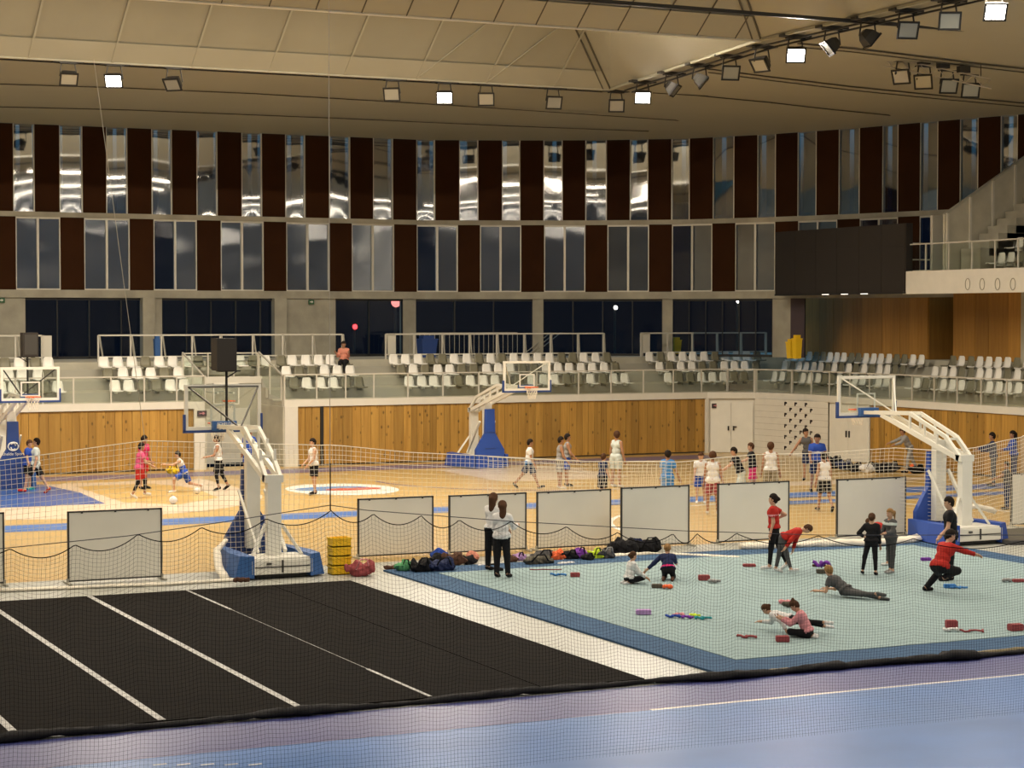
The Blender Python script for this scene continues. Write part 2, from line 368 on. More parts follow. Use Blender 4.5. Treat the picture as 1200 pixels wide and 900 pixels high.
MB().box(SX0, 12.3, 70.06, 70.12, 0.06, 2.17).build('plank_wall', 'pine', lower, kind='stuff')
boards(24.4, 25.3, 70.12, 0.06, 2.17, lower); boards(25.42, 41.72, 70.12, 0.06, 2.17, lower)
MB().box(25.30, 25.42, 70.02, 70.12, 0.0, 2.2).build('door_gap', 'black', lower, label='dark gap between two pine doors')
boards(50.0, 62.3, 44.32, 0.06, 2.17, right_low, along='y')
MB().box(44.27, 44.32, 38.0, 50.0, 0.06, 2.17).build('plank_wall', 'pine', right_low, kind='stuff')
MB().box(20.5, XC0, 69.99, 70.12, 0, 2.19).build('pilaster', 'white_paint', lower)
MB().box(XC1, 24.4, 69.95, 70.12, 0, 2.19).build('pilaster', 'white_paint', lower)
MB().box(41.72, 41.85, 69.97, 70.12, 0, 2.19).build('pilaster', 'white_paint', lower)
# stairwell doors at the back of the gap
dr = hollow('door_1', 'grey double door at the back of the stairwell bay')
MB().box(21.2, 22.35, 72.82, 72.9, 0, 2.05).build('door_leaf', 'white_paint', dr)
MB().box(22.38, 23.5, 72.82, 72.9, 0, 2.05).build('door_leaf', 'white_paint', dr)
MB().tube([(22.28, 72.78, 1.0), (22.28, 72.74, 1.0), (22.42, 72.74, 1.0), (22.42, 72.78, 1.0)], 0.018).build('door_handle', 'dark_metal', dr)
# left skirting strip across the gap
# facet wall with the double door (41.85..43.5) and the white brick bay with vent holes
def frame_on(a, b):
    a = Vector((*a, 0)); b = Vector((*b, 0)); d = (b - a).normalized(); n = Vector((d.y, -d.x, 0))
    M = Matrix.Identity(4); M.col[0][:3] = d; M.col[1][:3] = -n; M.col[2][:3] = (0, 0, 1); M.translation = a
    return M, (b - a).length      # local x along the wall, local y away from the court
M1, L1 = frame_on((41.85, 70.05), (43.5, 69.15))
d2 = hollow('door_2', 'white double door in the corner with dark handles')
MB().box(0, L1, 0.06, 0.2, 0, 2.19, M=M1).build('door_frame', 'white_paint', d2)
for (a, b) in ((0.12, L1 / 2 - 0.01), (L1 / 2 + 0.01, L1 - 0.06)):
    MB().box(a, b, 0.02, 0.07, 0.02, 2.03, M=M1).build('door_leaf', 'white_metal', d2)
MB().box(L1 / 2 - 0.14, L1 / 2 - 0.08, -0.03, 0.03, 0.9, 1.08, M=M1).box(L1 / 2 + 0.07, L1 / 2 + 0.13, -0.03, 0.03, 0.9, 1.08, M=M1).box(L1 / 2 + 0.13, L1 / 2 + 0.22, -0.03, 0.02, 1.02, 1.07, M=M1).build('door_handle', 'black', d2)
M2, L2 = frame_on((43.5, 69.15), (44.22, 65.0))
# vent wall: grid of faces with staggered deep holes
bw = MB(); holes = set()
NX, NZ = 58, 30; cw = L2 / NX; ch = 2.19 / NZ
hx0 = [24, 28, 32, 36, 40, 44]
for r in range(9):
    for q, hx in enumerate(hx0):
        if (q + r) % 2 == 0: holes.add((hx, 28 - r * 3)); holes.add((hx, 27 - r * 3)); holes.add((hx + 1, 28 - r * 3))
P = lambda i, j, y=0: M2 @ Vector((i * cw, y, j * ch))
for i in range(NX):
    for j in range(NZ):
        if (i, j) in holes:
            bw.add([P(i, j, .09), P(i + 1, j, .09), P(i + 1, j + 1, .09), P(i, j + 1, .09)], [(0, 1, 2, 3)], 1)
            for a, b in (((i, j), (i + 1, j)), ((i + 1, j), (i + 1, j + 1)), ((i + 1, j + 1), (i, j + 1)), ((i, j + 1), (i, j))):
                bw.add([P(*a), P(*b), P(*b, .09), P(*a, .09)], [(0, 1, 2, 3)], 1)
        else: bw.add([P(i, j), P(i + 1, j), P(i + 1, j + 1), P(i, j + 1)], [(0, 1, 2, 3)], 0)
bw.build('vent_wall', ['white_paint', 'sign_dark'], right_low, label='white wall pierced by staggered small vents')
for j in range(1, 9): MB().box(0.02, L2, -0.004, 0.0, j * 0.243, j * 0.243 + 0.008, M=M2).build('course_line', 'concrete', right_low)
M3, L3 = frame_on((44.22, 65.0), (44.2, 62.35))
d3 = hollow('door_3', 'white flush double door right of the vented wall')
MB().box(0, L3, 0.06, 0.15, 0, 2.19, M=M3).build('door_frame', 'white_metal', d3)
MB().box(0.05, L3 / 2 - .01, 0.02, 0.07, 0.02, 2.12, M=M3).build('door_leaf', 'white_metal', d3)
MB().box(L3 / 2 + .01, L3 - .05, 0.02, 0.07, 0.02, 2.12, M=M3).build('door_leaf', 'white_metal', d3)
MB().box(L3 / 2 - 0.12, L3 / 2 - 0.07, -0.03, 0.03, 0.9, 1.15, M=M3).box(L3 / 2 + 0.07, L3 / 2 + 0.12, -0.03, 0.03, 0.9, 1.15, M=M3).build('door_handle', 'dark_metal', d3)

# ---- right wing of the stand
rstand = hollow('wall_right_stand', 'concrete grandstand along the right side')
rb = MB()
for (x0, x1, z1) in ((44.45, 45.5, 2.38), (45.5, 46.3, 2.42), (46.3, 47.1, 2.82), (47.1, 48.1, 3.22), (48.1, 60, 3.80)):
    MB().box(x0, x1, 38.0, {2.38: 69.5, 2.42: 71.3, 2.82: 72.1, 3.22: 72.9, 3.8: 73.9}[z1], 0.0, z1).build('concrete_step', 'concrete_light', rstand)
for (x, z) in ((45.7, 2.42), (46.5, 2.82), (47.3, 3.22)):
    MB().box(x + 0.26, x + 0.34, 46, 70.5, z, z + 0.33).build('seat_rail', 'grey_metal', rstand)

# ---- curved upper wall
KP = [(-400, 1.0), (500, 1.0), (600, 1.018), (700, 1.040), (800, 1.070), (900, 1.120), (1000, 1.182), (1100, 1.256), (1200, 1.33), (1320, 1.42)]
def cpt(px, off=0.0):
    for (a, ka), (b, kb) in zip(KP, KP[1:]):
        if px <= b: k = ka + (kb - ka) * (px - a) / (b - a); break
    else: k = KP[-1][1]
    d = ray(px, 450.0); t = 80.0 / k / d[1]
    q = Vector((d[0] * t, d[1] * t, 0))
    if off:
        r = Vector((q.x - 20, q.y - 30, 0)).normalized() if px > 550 else Vector((0, 1, 0)); q = q + r * off
    return q
def cbox(mb, pa, pb, z0, z1, o0, o1, mi=0, seg=1):
    for i in range(seg):
        a = pa + (pb - pa) * i / seg; b = pa + (pb - pa) * (i + 1) / seg
        mb.prism([cpt(a, o0) + Vector((0, 0, z0)), cpt(b, o0) + Vector((0, 0, z0)), cpt(b, o1) + Vector((0, 0, z0)), cpt(a, o1) + Vector((0, 0, z0))], (0, 0, z1 - z0), mi)
    return mb
upper = hollow('wall_back_upper', 'curved upper wall of dark brown panels and tall panes')
Z_BEAM0, Z_BEAM1, Z_MID0, Z_MID1, Z_TOP = 6.24, 6.55, 9.42, 9.62, 13.05
cbox(MB(), -420, 1300, Z_BEAM0, Z_BEAM1, -0.15, 0.4, seg=60).build('lower_beam', 'concrete', upper)
cbox(MB(), -420, 1300, Z_MID0, Z_MID1, -0.12, 0.3, seg=60).build('middle_beam', 'concrete', upper)
cbox(MB(), -420, 1300, Z_TOP, Z_TOP + 0.5, -0.1, 0.4, seg=60).build('top_beam', 'ceiling_mesh', upper)
WU = [(-95, -70), (-38, -13), (17.5, 41.5), (71.5, 97.5), (126, 150), (179, 202), (231.5, 255), (284, 307), (335, 357.5), (386.5, 410), (437.5, 460), (488, 509), (538, 560), (588.5, 609), (637, 658.5),
      (686, 710), (738, 758.5), (786.5, 807), (835, 859), (887, 907.5), (934, 955), (982, 1005.5), (1033, 1050.5), (1077, 1097), (1123.5, 1144), (1171, 1190)]
WL = [(-62, -13), (20, 71), (100, 152), (181, 230.5), (259.5, 308.5), (336, 385), (412.5, 461), (488.5, 535.5), (563, 610), (638, 685), (712, 759.5), (787.5, 833.5), (861.5, 907), (935, 979.5), (1007, 1050.5), (1077, 1118)]
NW = 0; rp = random.Random(5)
def panel_run(wins, z0, z1):
    prev = None
    for (a, b) in wins:
        if prev is not None:
            cbox(MB(), prev + 0.6, a - 0.6, z0, z1, -0.08, 0.02).build('wall_panel', 'maroon', upper)
        prev = b
panel_run(WU, Z_MID1, Z_TOP); panel_run(WL + [(1146, 1165)], Z_BEAM1, Z_MID0)
cbox(MB(), -420, -96, Z_MID1, Z_TOP, -0.08, 0.02, seg=6).build('wall_panel', 'maroon', upper)
cbox(MB(), -420, -63, Z_BEAM1, Z_MID0, -0.08, 0.02, seg=6).build('wall_panel', 'maroon', upper)
cbox(MB(), 1190.6, 1300, Z_MID1, Z_TOP, -0.08, 0.02, seg=3).build('wall_panel', 'maroon', upper)
for wi, (wins, z0, z1, m) in enumerate(((WU, Z_MID1, Z_TOP, 'pane_upper'), (WL, Z_BEAM1, Z_MID0, 'pane_lower'))):
    for i, (a, b) in enumerate(wins):
        NW += 1
        wv = hollow('window_%d' % NW)
        fr = MB()
        cbox(fr, a - 0.6, a + 0.5, z0, z1, -0.06, 0.06); cbox(fr, b - 0.5, b + 0.6, z0, z1, -0.06, 0.06)
        mids = [(a, b)]
        if wi == 1:
            c = (a + b) / 2; cbox(fr, c - 1.2, c + 1.2, z0, z1, -0.06, 0.06); mids = [(a, c), (c, b)]
            cbox(fr, a, b, z1 - 0.07, z1, -0.05, 0.05); cbox(fr, a, b, z0, z0 + 0.05, -0.05, 0.05)
        fr.build('window_frame', 'rail_metal', wv)
        for q, (x, y) in enumerate(mids):
            mm = m
            if wi == 1 and ((i in (3, 7, 11) and q == 0) or i == 15): mm = 'pane_clear'
            mb = MB(); pa, pb = cpt(x + 0.3, 0.03), cpt(y - 0.3, 0.03); e = pb - pa; W_ = e.length; nrm = Vector((e.y, -e.x, 0)).normalized()
            c1, c2, f1, f2 = rp.uniform(-.0035, .0035), rp.uniform(.0006, .0016), rp.uniform(0, 6.3), rp.uniform(2.2, 3.6); NU, NV = 6, 22; tl = rp.uniform(-.0012, .0012)
            vs = []; fs = []
            for j in range(NV + 1):
                for i_ in range(NU + 1):
                    u_, v_ = i_ / NU, j / NV; X_, Z_ = (u_ - .5) * W_, v_ * (z1 - z0)
                    corner = math.exp(-Z_ / .35) * (abs(2 * u_ - 1) ** 2) * .004
                    dd = c1 * X_ * Z_ + c2 * math.sin(f2 * Z_ + f1) + tl * Z_ + corner + .0025 * (1 - (2 * u_ - 1) ** 2) * math.exp(-Z_ / .6)
                    vs.append(pa + e * u_ + Vector((0, 0, z0 + Z_)) + nrm * dd * (1.0 if wi == 0 else 3.0))
            for j in range(NV):
                for i_ in range(NU): o_ = j * (NU + 1) + i_; fs.append((o_, o_ + 1, o_ + NU + 2, o_ + NU + 1))
            mb.add(vs, fs).build('pane', mm, wv, smooth=True)
# dark blockers added outside leave a strip of dusk sky atop each tall pane
for i, (a, b) in enumerate(WU):
    c = a + (b - a) * (0.2 + 0.6 * ((i * 37) % 10) / 10)
    for (u, v) in ((a - 3, c - 2.5), (c + 2.5, b + 3)):
        if v - u > 2: cbox(MB(), u, v, 9.8, 13.6, 0.8, 0.9).build('sky_blocker', 'blocker_dark', upper)
MB().box(-12.4, cpt(-418).x, 79.9, 80.4, 0, 17).build('end_wall', 'concrete_light', upper)
# ---- concourse wall: piers, concrete bays, dark glazing
conc = hollow('wall_back_concourse', 'concourse wall of concrete piers and dark glazing')
def cwall(pa, pb, o0=-0.05, o1=0.35, m='concrete', name='concrete_bay', seg=1, z0=3.8, z1=Z_BEAM0):
    return cbox(MB(), pa, pb, z0, z1, o0, o1, seg=seg).build(name, m, conc)
cwall(-420, 30, seg=5); cwall(334, 393); cwall(165, 179, -0.4, 0.1, name='pier'); cwall(180, 190, -0.05, 0.3, name='pier')
cwall(319, 333, -0.35, 0.1, name='pier'); cwall(472, 487, name='pier'); cwall(624, 636.5, name='pier'); cwall(776, 788, name='pier'); cwall(905, 926, name='pier')
NG = 0
for (a, b, n) in ((30, 180, 4), (190, 334, 5), (393, 472, 2), (487, 624, 3), (636.5, 776, 4), (788, 905, 6), (926, 943, 1)):
    NW += 1; g = hollow('window_%d' % NW)
    fr = MB(); cbox(fr, a, b, Z_BEAM0 - 0.09, Z_BEAM0, -0.02, 0.12, seg=2)
    for k in range(n + 1): x = a + (b - a) * k / n; cbox(fr, x - 0.7, x + 0.7, 3.8, Z_BEAM0, -0.02, 0.12)
    cbox(fr, a, b, 3.8, 3.9, -0.02, 0.12, seg=2)
    fr.build('window_frame', 'black', g)
    for k in range(n):
        x, y = a + (b - a) * k / n, a + (b - a) * (k + 1) / n; pa, pb = cpt(x + 0.7, 0.06), cpt(y - 0.7, 0.06)
        MB().poly([pa + Vector((0, 0, 3.88)), pb + Vector((0, 0, 3.88)), pb + Vector((0, 0, Z_BEAM0)), pa + Vector((0, 0, Z_BEAM0))]).build('pane', 'night_glass', g)
cbox(MB(), 926, 942.5, 3.8, Z_BEAM0, -0.1, 0.0).build('door_panel', 'sign_dark', conc)

# ---- wooden wall of the right concourse, dark recess in it
rw = hollow('wall_right_upper', 'oak panelled wall behind the right-hand stand')
MB().box(48.6, 48.9, 64.6, 73.4, 3.8, 6.5).box(48.6, 48.9, 50.0, 62.9, 3.8, 6.5).build('backing', 'seam', rw)
boards(64.55, 73.4, 48.6, 3.82, 6.45, rw, 'oak_panel', 'y', 0.04, 0.5, 0.9)
boards(58.95, 62.95, 48.6, 3.82, 6.45, rw, 'oak_panel', 'y', 0.04, 0.5, 0.9)
MB().box(48.5, 48.6, 50, 58.9, 3.8, 6.45).build('concrete_bay', 'concrete_light', rw)
MB().box(49.9, 50.0, 62.9, 64.6, 3.8, 6.45).box(48.6, 49.9, 64.5, 64.56, 3.8, 6.45).build('recess_lining', 'oak_panel', rw)

# ---- outside ground and far lights are built later; ceiling
ceil = hollow('ceiling', 'pale ribbed roof with raised hipped bays')
Z1 = 14.0
EDGE = [(66.8, 35.65), (52.9, 33.45), (39.0, 33.3), (-16.6, 33.3)]      # right-hand edge of the raised bays: (y, x)
def ex_(y):
    for (ya, xa), (yb, xb) in zip(EDGE, EDGE[1:]):
        if y >= yb: return xa + (xb - xa) * (y - ya) / (yb - ya)
    return EDGE[-1][1]
edge = [cpt(p, -0.15) + Vector((0, 0, Z_TOP)) for p in range(-400, 1300, 25)] + [Vector((60, y, Z_TOP)) for y in (50, 40, 30, 20, 10, 0, -14)]
def inner_pt(p):
    if p.x < 35.65: return Vector((p.x, 66.8, Z1))
    t = min(1.0, max(0.0, (p.x - 35.65) / 14.5)); y = 66.8 - (66.8 - min(66.8, p.y - 4.0)) * t if p.y > 45 else p.y
    y = max(-14, y); return Vector((ex_(y), y, Z1))
N_ = 8; sv = []; sf = []
for i, p in enumerate(edge):
    q = inner_pt(p)
    for k in range(N_ + 1): sv.append(q + (p - q) * k / N_)
    if i:
        for k in range(N_): a0 = (i - 1) * (N_ + 1) + k; sf.append((a0, a0 + 1, a0 + N_ + 2, a0 + N_ + 1))
MB().add(sv, sf).build('soffit', 'ceiling_white', ceil)
from mathutils.bvhtree import BVHTree
SOFFIT = BVHTree.FromPolygons([tuple(v) for v in sv], sf)
def on_soffit(px, py, drop=0.03):
    d = Vector(ray(px, py)); h = SOFFIT.ray_cast(Vector((0, 0, EYE)), d)
    return h[0] - Vector((0, 0, drop)) if h[0] is not None else gz(px, py, 13.8)
def bay(y0, y1, x0=-12, d=3.4, h=2.55, first=False):
    xa, xb = ex_(y1), ex_(y0)
    b, c = Vector((xa, y1, Z1)), Vector((xa - d, y1 - d, Z1 + h)); a, e = Vector((x0, y1, Z1)), Vector((x0, y1 - d, Z1 + h))
    f, g = Vector((xb, y0, Z1)), Vector((xb - d, y0 + d, Z1 + h)); k, l = Vector((x0, y0, Z1)), Vector((x0, y0 + d, Z1 + h))
    for pts, m in (((a, b, c, e), 'ceiling_mesh' if first else 'ceiling_white'), ((b, f, g, c), 'ceiling_white'), ((f, k, l, g), 'ceiling_white'), ((e, c, g, l), 'ceiling_white')):
        MB().add(pts, [(0, 1, 2, 3)]).build('roof_slope', m, ceil)
    u = x0 + 1.3; dn = Vector((0, -.03, -.04))
    while u < xa - .6:
        top = min(1.0, (xa - u) / d); MB().bar(Vector((u, y1, Z1)) + dn, Vector((u - .0, y1 - d * top, Z1 + h * top)) + dn, 0.07 if first else .03, 0.04).build('rib', 'ceiling_white' if first else 'seam', ceil)
        if first and int(u) % 3 == 0 and u < xa - 4: MB().bar(Vector((u, y1, Z1)) + dn, Vector((u + 2.4, y1 - d, Z1 + h)) + dn, .05, .03).build('rib', 'ceiling_white', ceil)
        u += 2.75 if first else 1.35
    MB().add([a + dn, b + dn, b + Vector((-.75, -.75, .75 * h / d)) + dn, a + Vector((0, -.75, .75 * h / d)) + dn], [(0, 1, 2, 3)]).build('rim', 'ceiling_white', ceil)
    for off in (0.0, .30):
        MB().bar(b + Vector((-off, 0, -.05)), c + Vector((-off, 0, -.05)), .05, .04).build('crease', 'seam', ceil)
BAYS = [(52.9, 66.8), (39.0, 52.9), (25.1, 39.0), (11.2, 25.1), (-2.7, 11.2), (-16.6, -2.7)]
for i, (a, b) in enumerate(BAYS): bay(a, b, first=i == 0)
for a, b in BAYS:
    MB().tube([(-12, a, Z1 - 0.05), (ex_(a), a, Z1 - 0.05)], 0.05, 8).build('edge_pipe', 'white_metal', ceil, smooth=True)
for (ya, xa), (yb, xb) in zip(EDGE, EDGE[1:]):
    MB().bar((xa, ya, Z1 - .03), (xb, yb, Z1 - .03), .12, .08).build('edge_trim', 'ceiling_white', ceil)
MB().bar((-12, 66.8, Z1 - .04), (35.6, 66.8, Z1 - .04), .10, .08).build('edge_trim', 'ceiling_white', ceil)
MB().bar((-12, 47.3, Z1 - 0.10), (52, 48.3, Z1 - 0.10), 0.10, 0.10).build('cross_rail', 'dark_metal', ceil)
def seam(pts, wd=0.05):
    ps = [on_soffit(*p) for p in pts]
    for a, b in zip(ps, ps[1:]): MB().bar(a, b, wd, 0.03).build('seam', 'seam', ceil)
seam([(-20, 97), (140, 102), (300, 109), (550, 124), (790, 140), (960, 156)]); seam([(-20, 124), (150, 128), (400, 138), (600, 147), (760, 153)])
seam([(815, 111), (900, 119), (960, 126), (1040, 134), (1118, 143)], 0.07)
seam([(765, 108), (830, 112)], .06)
seam([(830, 80), (900, 89), (1000, 101), (1110, 112), (1210, 121)], 0.09); seam([(830, 84), (900, 93), (1000, 105), (1110, 116), (1210, 125)], 0.04)
seam([(935, 50), (1000, 56), (1060, 63), (1140, 73), (1210, 81)], 0.10); seam([(935, 54), (1000, 60), (1060, 67), (1140, 77), (1210, 85)], 0.04)

# ---- closing walls (side and behind the viewer) and outside ground
MB().box(-12.4, -12.0, -14, 80, 0, 17).build('wall_left', 'concrete', kind='structure')
MB().box(-12.4, 60, -14.4, -14, 0, 16).build('wall_front', 'white_paint', kind='structure')
MB().box(60, 60.4, -14, 58, 0, 16).box(50.5, 60, 56.6, 57.0, 3.8, 13.6).build('wall_right_far', 'white_paint', kind='structure')
MB().box(-80, 160, 81.0, 260, -0.3, 0.0).box(61, 160, -80, 81, -0.3, 0.0).build('ground', 'black', kind='structure', label='dark ground outside the windows')

# ================================================================== RAILINGS
def glass_rail(name, label, posts, axis, plane, z0, z1, thick=(), group=None):
    """posts: list of coordinates along the axis; glass panes between them, a rail on top"""
    P = (lambda s, z: (s, plane, z)) if axis == 'x' else (lambda s, z: (plane, s, z))
    mid = posts[len(posts) // 2]
    t = thing(name, label, 'railing', P(mid, z0), 0, group); inv = Vector(P(mid, z0))
    q = lambda s, z: Vector(P(s, z)) - inv
    MB().bar(q(posts[0], z1), q(posts[-1], z1), 0.05, 0.045).build('handrail', 'rail_metal', t)
    for i, s in enumerate(posts):
        wd = 0.12 if i in thick else 0.045
        MB().bar(q(s, z0), q(s, z1 + (0.01 if i in thick else -0.02)), wd, 0.05).build('post', 'rail_metal', t)
    for a, b in zip(posts, posts[1:]):
        a, b = (a + 0.04, b - 0.04) if b > a else (a - 0.04, b + 0.04)
        MB().prism([q(a, z0 + 0.03), q(b, z0 + 0.03), q(b, z1 - 0.05), q(a, z1 - 0.05)], (0, 0.012, 0) if axis == 'x' else (0.012, 0, 0)).build('glass_pane', 'rail_glass', t)
    return t
def xs_of(pxs, y=70.15): return [gv(p, 450, y).x for p in pxs]
def ys_of(pxs, x=44.35): return [gu(p, 450, x).y for p in pxs]
glass_rail('glass_railing', 'glass railing with slim posts on the stand left of the stairwell', [4.0, 5.5, 7, 8.5, 10, 11.5, 12.9, 14.2] + xs_of([50, 86, 130, 169, 207, 240]), 'x', 70.15, 2.44, 3.36, thick=(13,))
glass_rail('glass_railing', 'long glass railing with slim posts above the middle pine wall', xs_of([333, 371, 405, 438, 478, 519, 561, 597, 629, 678, 716, 754, 789, 822, 852]) , 'x', 70.15, 2.44, 3.36, thick=(0,))
# corner pieces of the rail follow the cap
def rail_between(name, label, pts, z0=2.44, z1=3.36, thick=()):
    t = thing(name, label, 'railing', (*pts[0], z0)); o = Vector((*pts[0], z0)); V = lambda p, z: Vector((*p, z)) - o
    h = MB()
    for a, b in zip(pts, pts[1:]): h.bar(V(a, z1), V(b, z1), 0.05, 0.045)
    h.build('handrail', 'rail_metal', t)
    for i, p in enumerate(pts): wd = 0.12 if i in thick else 0.045; MB().bar(V(p, z0), V(p, z1), wd, wd).build('post', 'rail_metal', t)
    for a, b in zip(pts, pts[1:]):
        a3, b3 = V(a, z0 + .03), V(b, z0 + .03); d = (b3 - a3).normalized() * 0.04; n = Vector((-d.y, d.x, 0)).normalized() * 0.012
        MB().prism([a3 + d, b3 - d, b3 - d + Vector((0, 0, z1 - z0 - .08)), a3 + d + Vector((0, 0, z1 - z0 - .08))], n).build('glass_pane', 'rail_glass', t)
rail_between('glass_railing', 'short glass railing turning the corner beside the thick post', [(xs_of([853])[0], 70.15), (43.6, 69.25), (44.25, 67.6)], thick=(1,))
glass_rail('glass_railing', 'glass railing running along the front of the right-hand stand', ys_of([929, 951, 972, 996, 1019, 1043, 1069, 1095, 1122, 1150, 1180, 1212]), 'y', 44.35, 2.44, 3.36)
# stairwell side rails (short, stepping down) and rear glass rail above the doors
for (x, lab, cut) in ((XC0 + 0.02, 'short stepped railing on the left side of the stairwell', 0), (XC1 - 0.02, 'short stepped railing on the right side of the stairwell', 1)):
    t = thing('stair_railing', lab, 'railing', (x, 72.9, 3.22)); L = lambda y, z: Vector((0, y - 72.9, z - 3.22))
    MB().bar(L(72.9, 4.15), L(70.15, 3.36 - .02), 0.05, 0.05).build('handrail', 'rail_metal', t)
    for (y, z0, z1) in ((72.9, 3.22, 4.15), (71.6, 2.6, 3.78), (70.3, 2.44, 3.4)): MB().bar(L(y, z0), L(y, z1), 0.05, 0.05).build('post', 'rail_metal', t)
    MB().prism([L(72.8, 3.25), L(71.65, 2.65), L(71.65, 3.7), L(72.8, 4.05)], (0.012, 0, 0)).build('glass_pane', 'rail_glass', t)
    MB().prism([L(71.55, 2.6), L(70.35, 2.5), L(70.35, 3.32), L(71.55, 3.68)], (0.012, 0, 0)).build('glass_pane', 'rail_glass', t)
glass_rail('glass_railing', 'low glass railing above the stairwell doors', [XC0 + .06, XC0 + 1.0, XC0 + 2.0, XC1 - .06], 'x', 72.92, 3.24, 4.12)
# concourse railings with leaning stays
def stay_rail(label, pxs, y=74.4, z0=3.98, z1=4.79, end_panel=None):
    xs = [gv(p, 400, y).x for p in pxs]
    t = thing('concourse_railing', label, 'railing', (xs[0], y, 3.8)); L = lambda x, yy, z: Vector((x - xs[0], yy - y, z - 3.8))
    MB().bar(L(xs[0], y, z1), L(xs[-1], y, z1), 0.06, 0.06).build('handrail', 'rail_metal', t)
    MB().bar(L(xs[0], y, z0), L(xs[-1], y, z0), 0.05, 0.05).build('bottom_rail', 'rail_metal', t)
    for i, x in enumerate(xs):
        MB().bar(L(x, y, 3.8), L(x, y, z1), 0.06, 0.06).build('post', 'rail_metal', t)
        MB().bar(L(x + 0.05, y, z1), L(x + 0.28, y + 0.35, 3.8), 0.05, 0.05).build('stay', 'rail_metal', t)
    if end_panel is not None:
        MB().box(end_panel - xs[0] + .08, end_panel - xs[0] + 0.42, -0.03, 0.0, 0.2, 0.99).build('end_panel', 'rail_metal', t)
    return t
stay_rail('white steel railing with leaning stays, far left above the seats', [-60, -25, 18, 49], end_panel=gv(47, 400, 74.4).x)
stay_rail('long white steel railing with leaning stays above the stairwell', [115, 153, 189, 225, 258, 296, 331, 366, 401])
stay_rail('white steel railing with leaning stays behind the long centre seat block', [452, 485, 518, 550, 582, 614, 645, 677, 707], end_panel=gv(452, 400, 74.4).x)
stay_rail('white steel railing with leaning stays beside the yellow bin', [751, 782, 811, 840, 868, 897], end_panel=gv(751, 400, 74.4).x)
bt = thing('baluster_railing', 'thin grey baluster railing of a staircase behind the centre block', 'railing', (gv(480, 400, 78).x, 78, 3.8))
x0 = gv(480, 400, 78).x; x1 = gv(606, 400, 78).x
MB().box(0, x1 - x0, -.02, .02, 0.98, 1.02).build('handrail', 'grey_metal', bt)
for k in range(23): s = (x1 - x0) * k / 22; MB().box(s, s + .02, -.01, .01, 0, 1.0).build('baluster', 'grey_metal', bt)
for k in range(3): MB().bar((x1 - x0 + 0.2 + k * .25, 0, 0.0), (x1 - x0 + 1.6 + k * .25, 0, 1.0), 0.03, 0.03).build('slanting_rail', 'grey_metal', bt)

# ================================================================== SEATS
def seat_mesh(m):
    mb = MB()
    # shell: seat pan and curved back as one 2 cm thick shell; local -Y is the front
    prof = [(-0.36, 0.0), (-0.33, 0.035), (-0.1, 0.015), (0.02, 0.03), (0.06, 0.10), (0.09, 0.24), (0.105, 0.37), (0.10, 0.40)]
    hw = [0.195, 0.215, 0.215, 0.21, 0.205, 0.195, 0.165, 0.13]
    vs = []; fs = []
    for (y, z), w_ in zip(prof, hw):
        for s in (-1, -0.5, 0.5, 1): vs.append((s * w_, y - (0.02 if abs(s) == 1 else 0), z + (0.012 if abs(s) == 1 and z < 0.05 else 0)))
    n = len(prof); m0 = len(vs)
    for (x, y, z) in list(vs): vs.append((x * 0.96, y + 0.02, z - 0.02))
    for i in range(n - 1):
        for k in range(3): a = i * 4 + k; fs.append((a, a + 1, a + 5, a + 4)); fs.append((m0 + a, m0 + a + 4, m0 + a + 5, m0 + a + 1))
        for k in (0, 3): a = i * 4 + k; fs.append((a, a + 4, m0 + a + 4, m0 + a))
    for k in range(3): fs.append((k, k + 1, m0 + k + 1, m0 + k)); a = (n - 1) * 4 + k; fs.append((a, a + 1, m0 + a + 1, m0 + a))
    mb.add(vs, fs); mb.box(-0.05, 0.05, -0.12, 0.12, -0.10, 0.0)
    o = mb.build('stand_seat', m, None, smooth=True); me = o.data; bpy.data.objects.remove(o); return me
SEAT = {'w': seat_mesh('seat_white'), 'g': seat_mesh('seat_grey')}
def seat_row(block, row, spec, axis, plane, z, group):
    """spec: 'w122 w138.5 g171': colour and picture column of each seat"""
    items = spec.split(); n = len(items); cnt = {'w': 0, 'g': 0}; tot = {k: sum(i[0] == k for i in items) for k in 'wg'}
    for it in items:
        px = float(it[1:]); c = it[0]; cnt[c] += 1
        if axis == 'x': loc = (gv(px, 430, plane).x, plane, z); rz = 0
        else: loc = (plane, gu(px, 430, plane).y, z); rz = -math.pi / 2
        o = link('stand_seat', SEAT[c]); o.location = loc; o.rotation_euler = (0, 0, rz)
        col = 'white' if c == 'w' else 'grey'
        pos = 'only' if tot[c] == 1 else (ORD[cnt[c] - 1] if cnt[c] < len(ORD) else 'last')
        o['label'] = '%s %s seat from the left, %s row, %s' % (pos, col, row, block) if pos != 'only' else 'only %s seat in the %s row, %s' % (col, row, block)
        o['category'] = 'seat'; o['group'] = group
ROWZ = {'back': (73.25, 3.62), 'middle': (72.45, 3.22), 'front': (71.65, 2.80)}
RX = {'back': (47.45, 3.62), 'middle': (46.65, 3.22), 'front': (45.85, 2.80)}
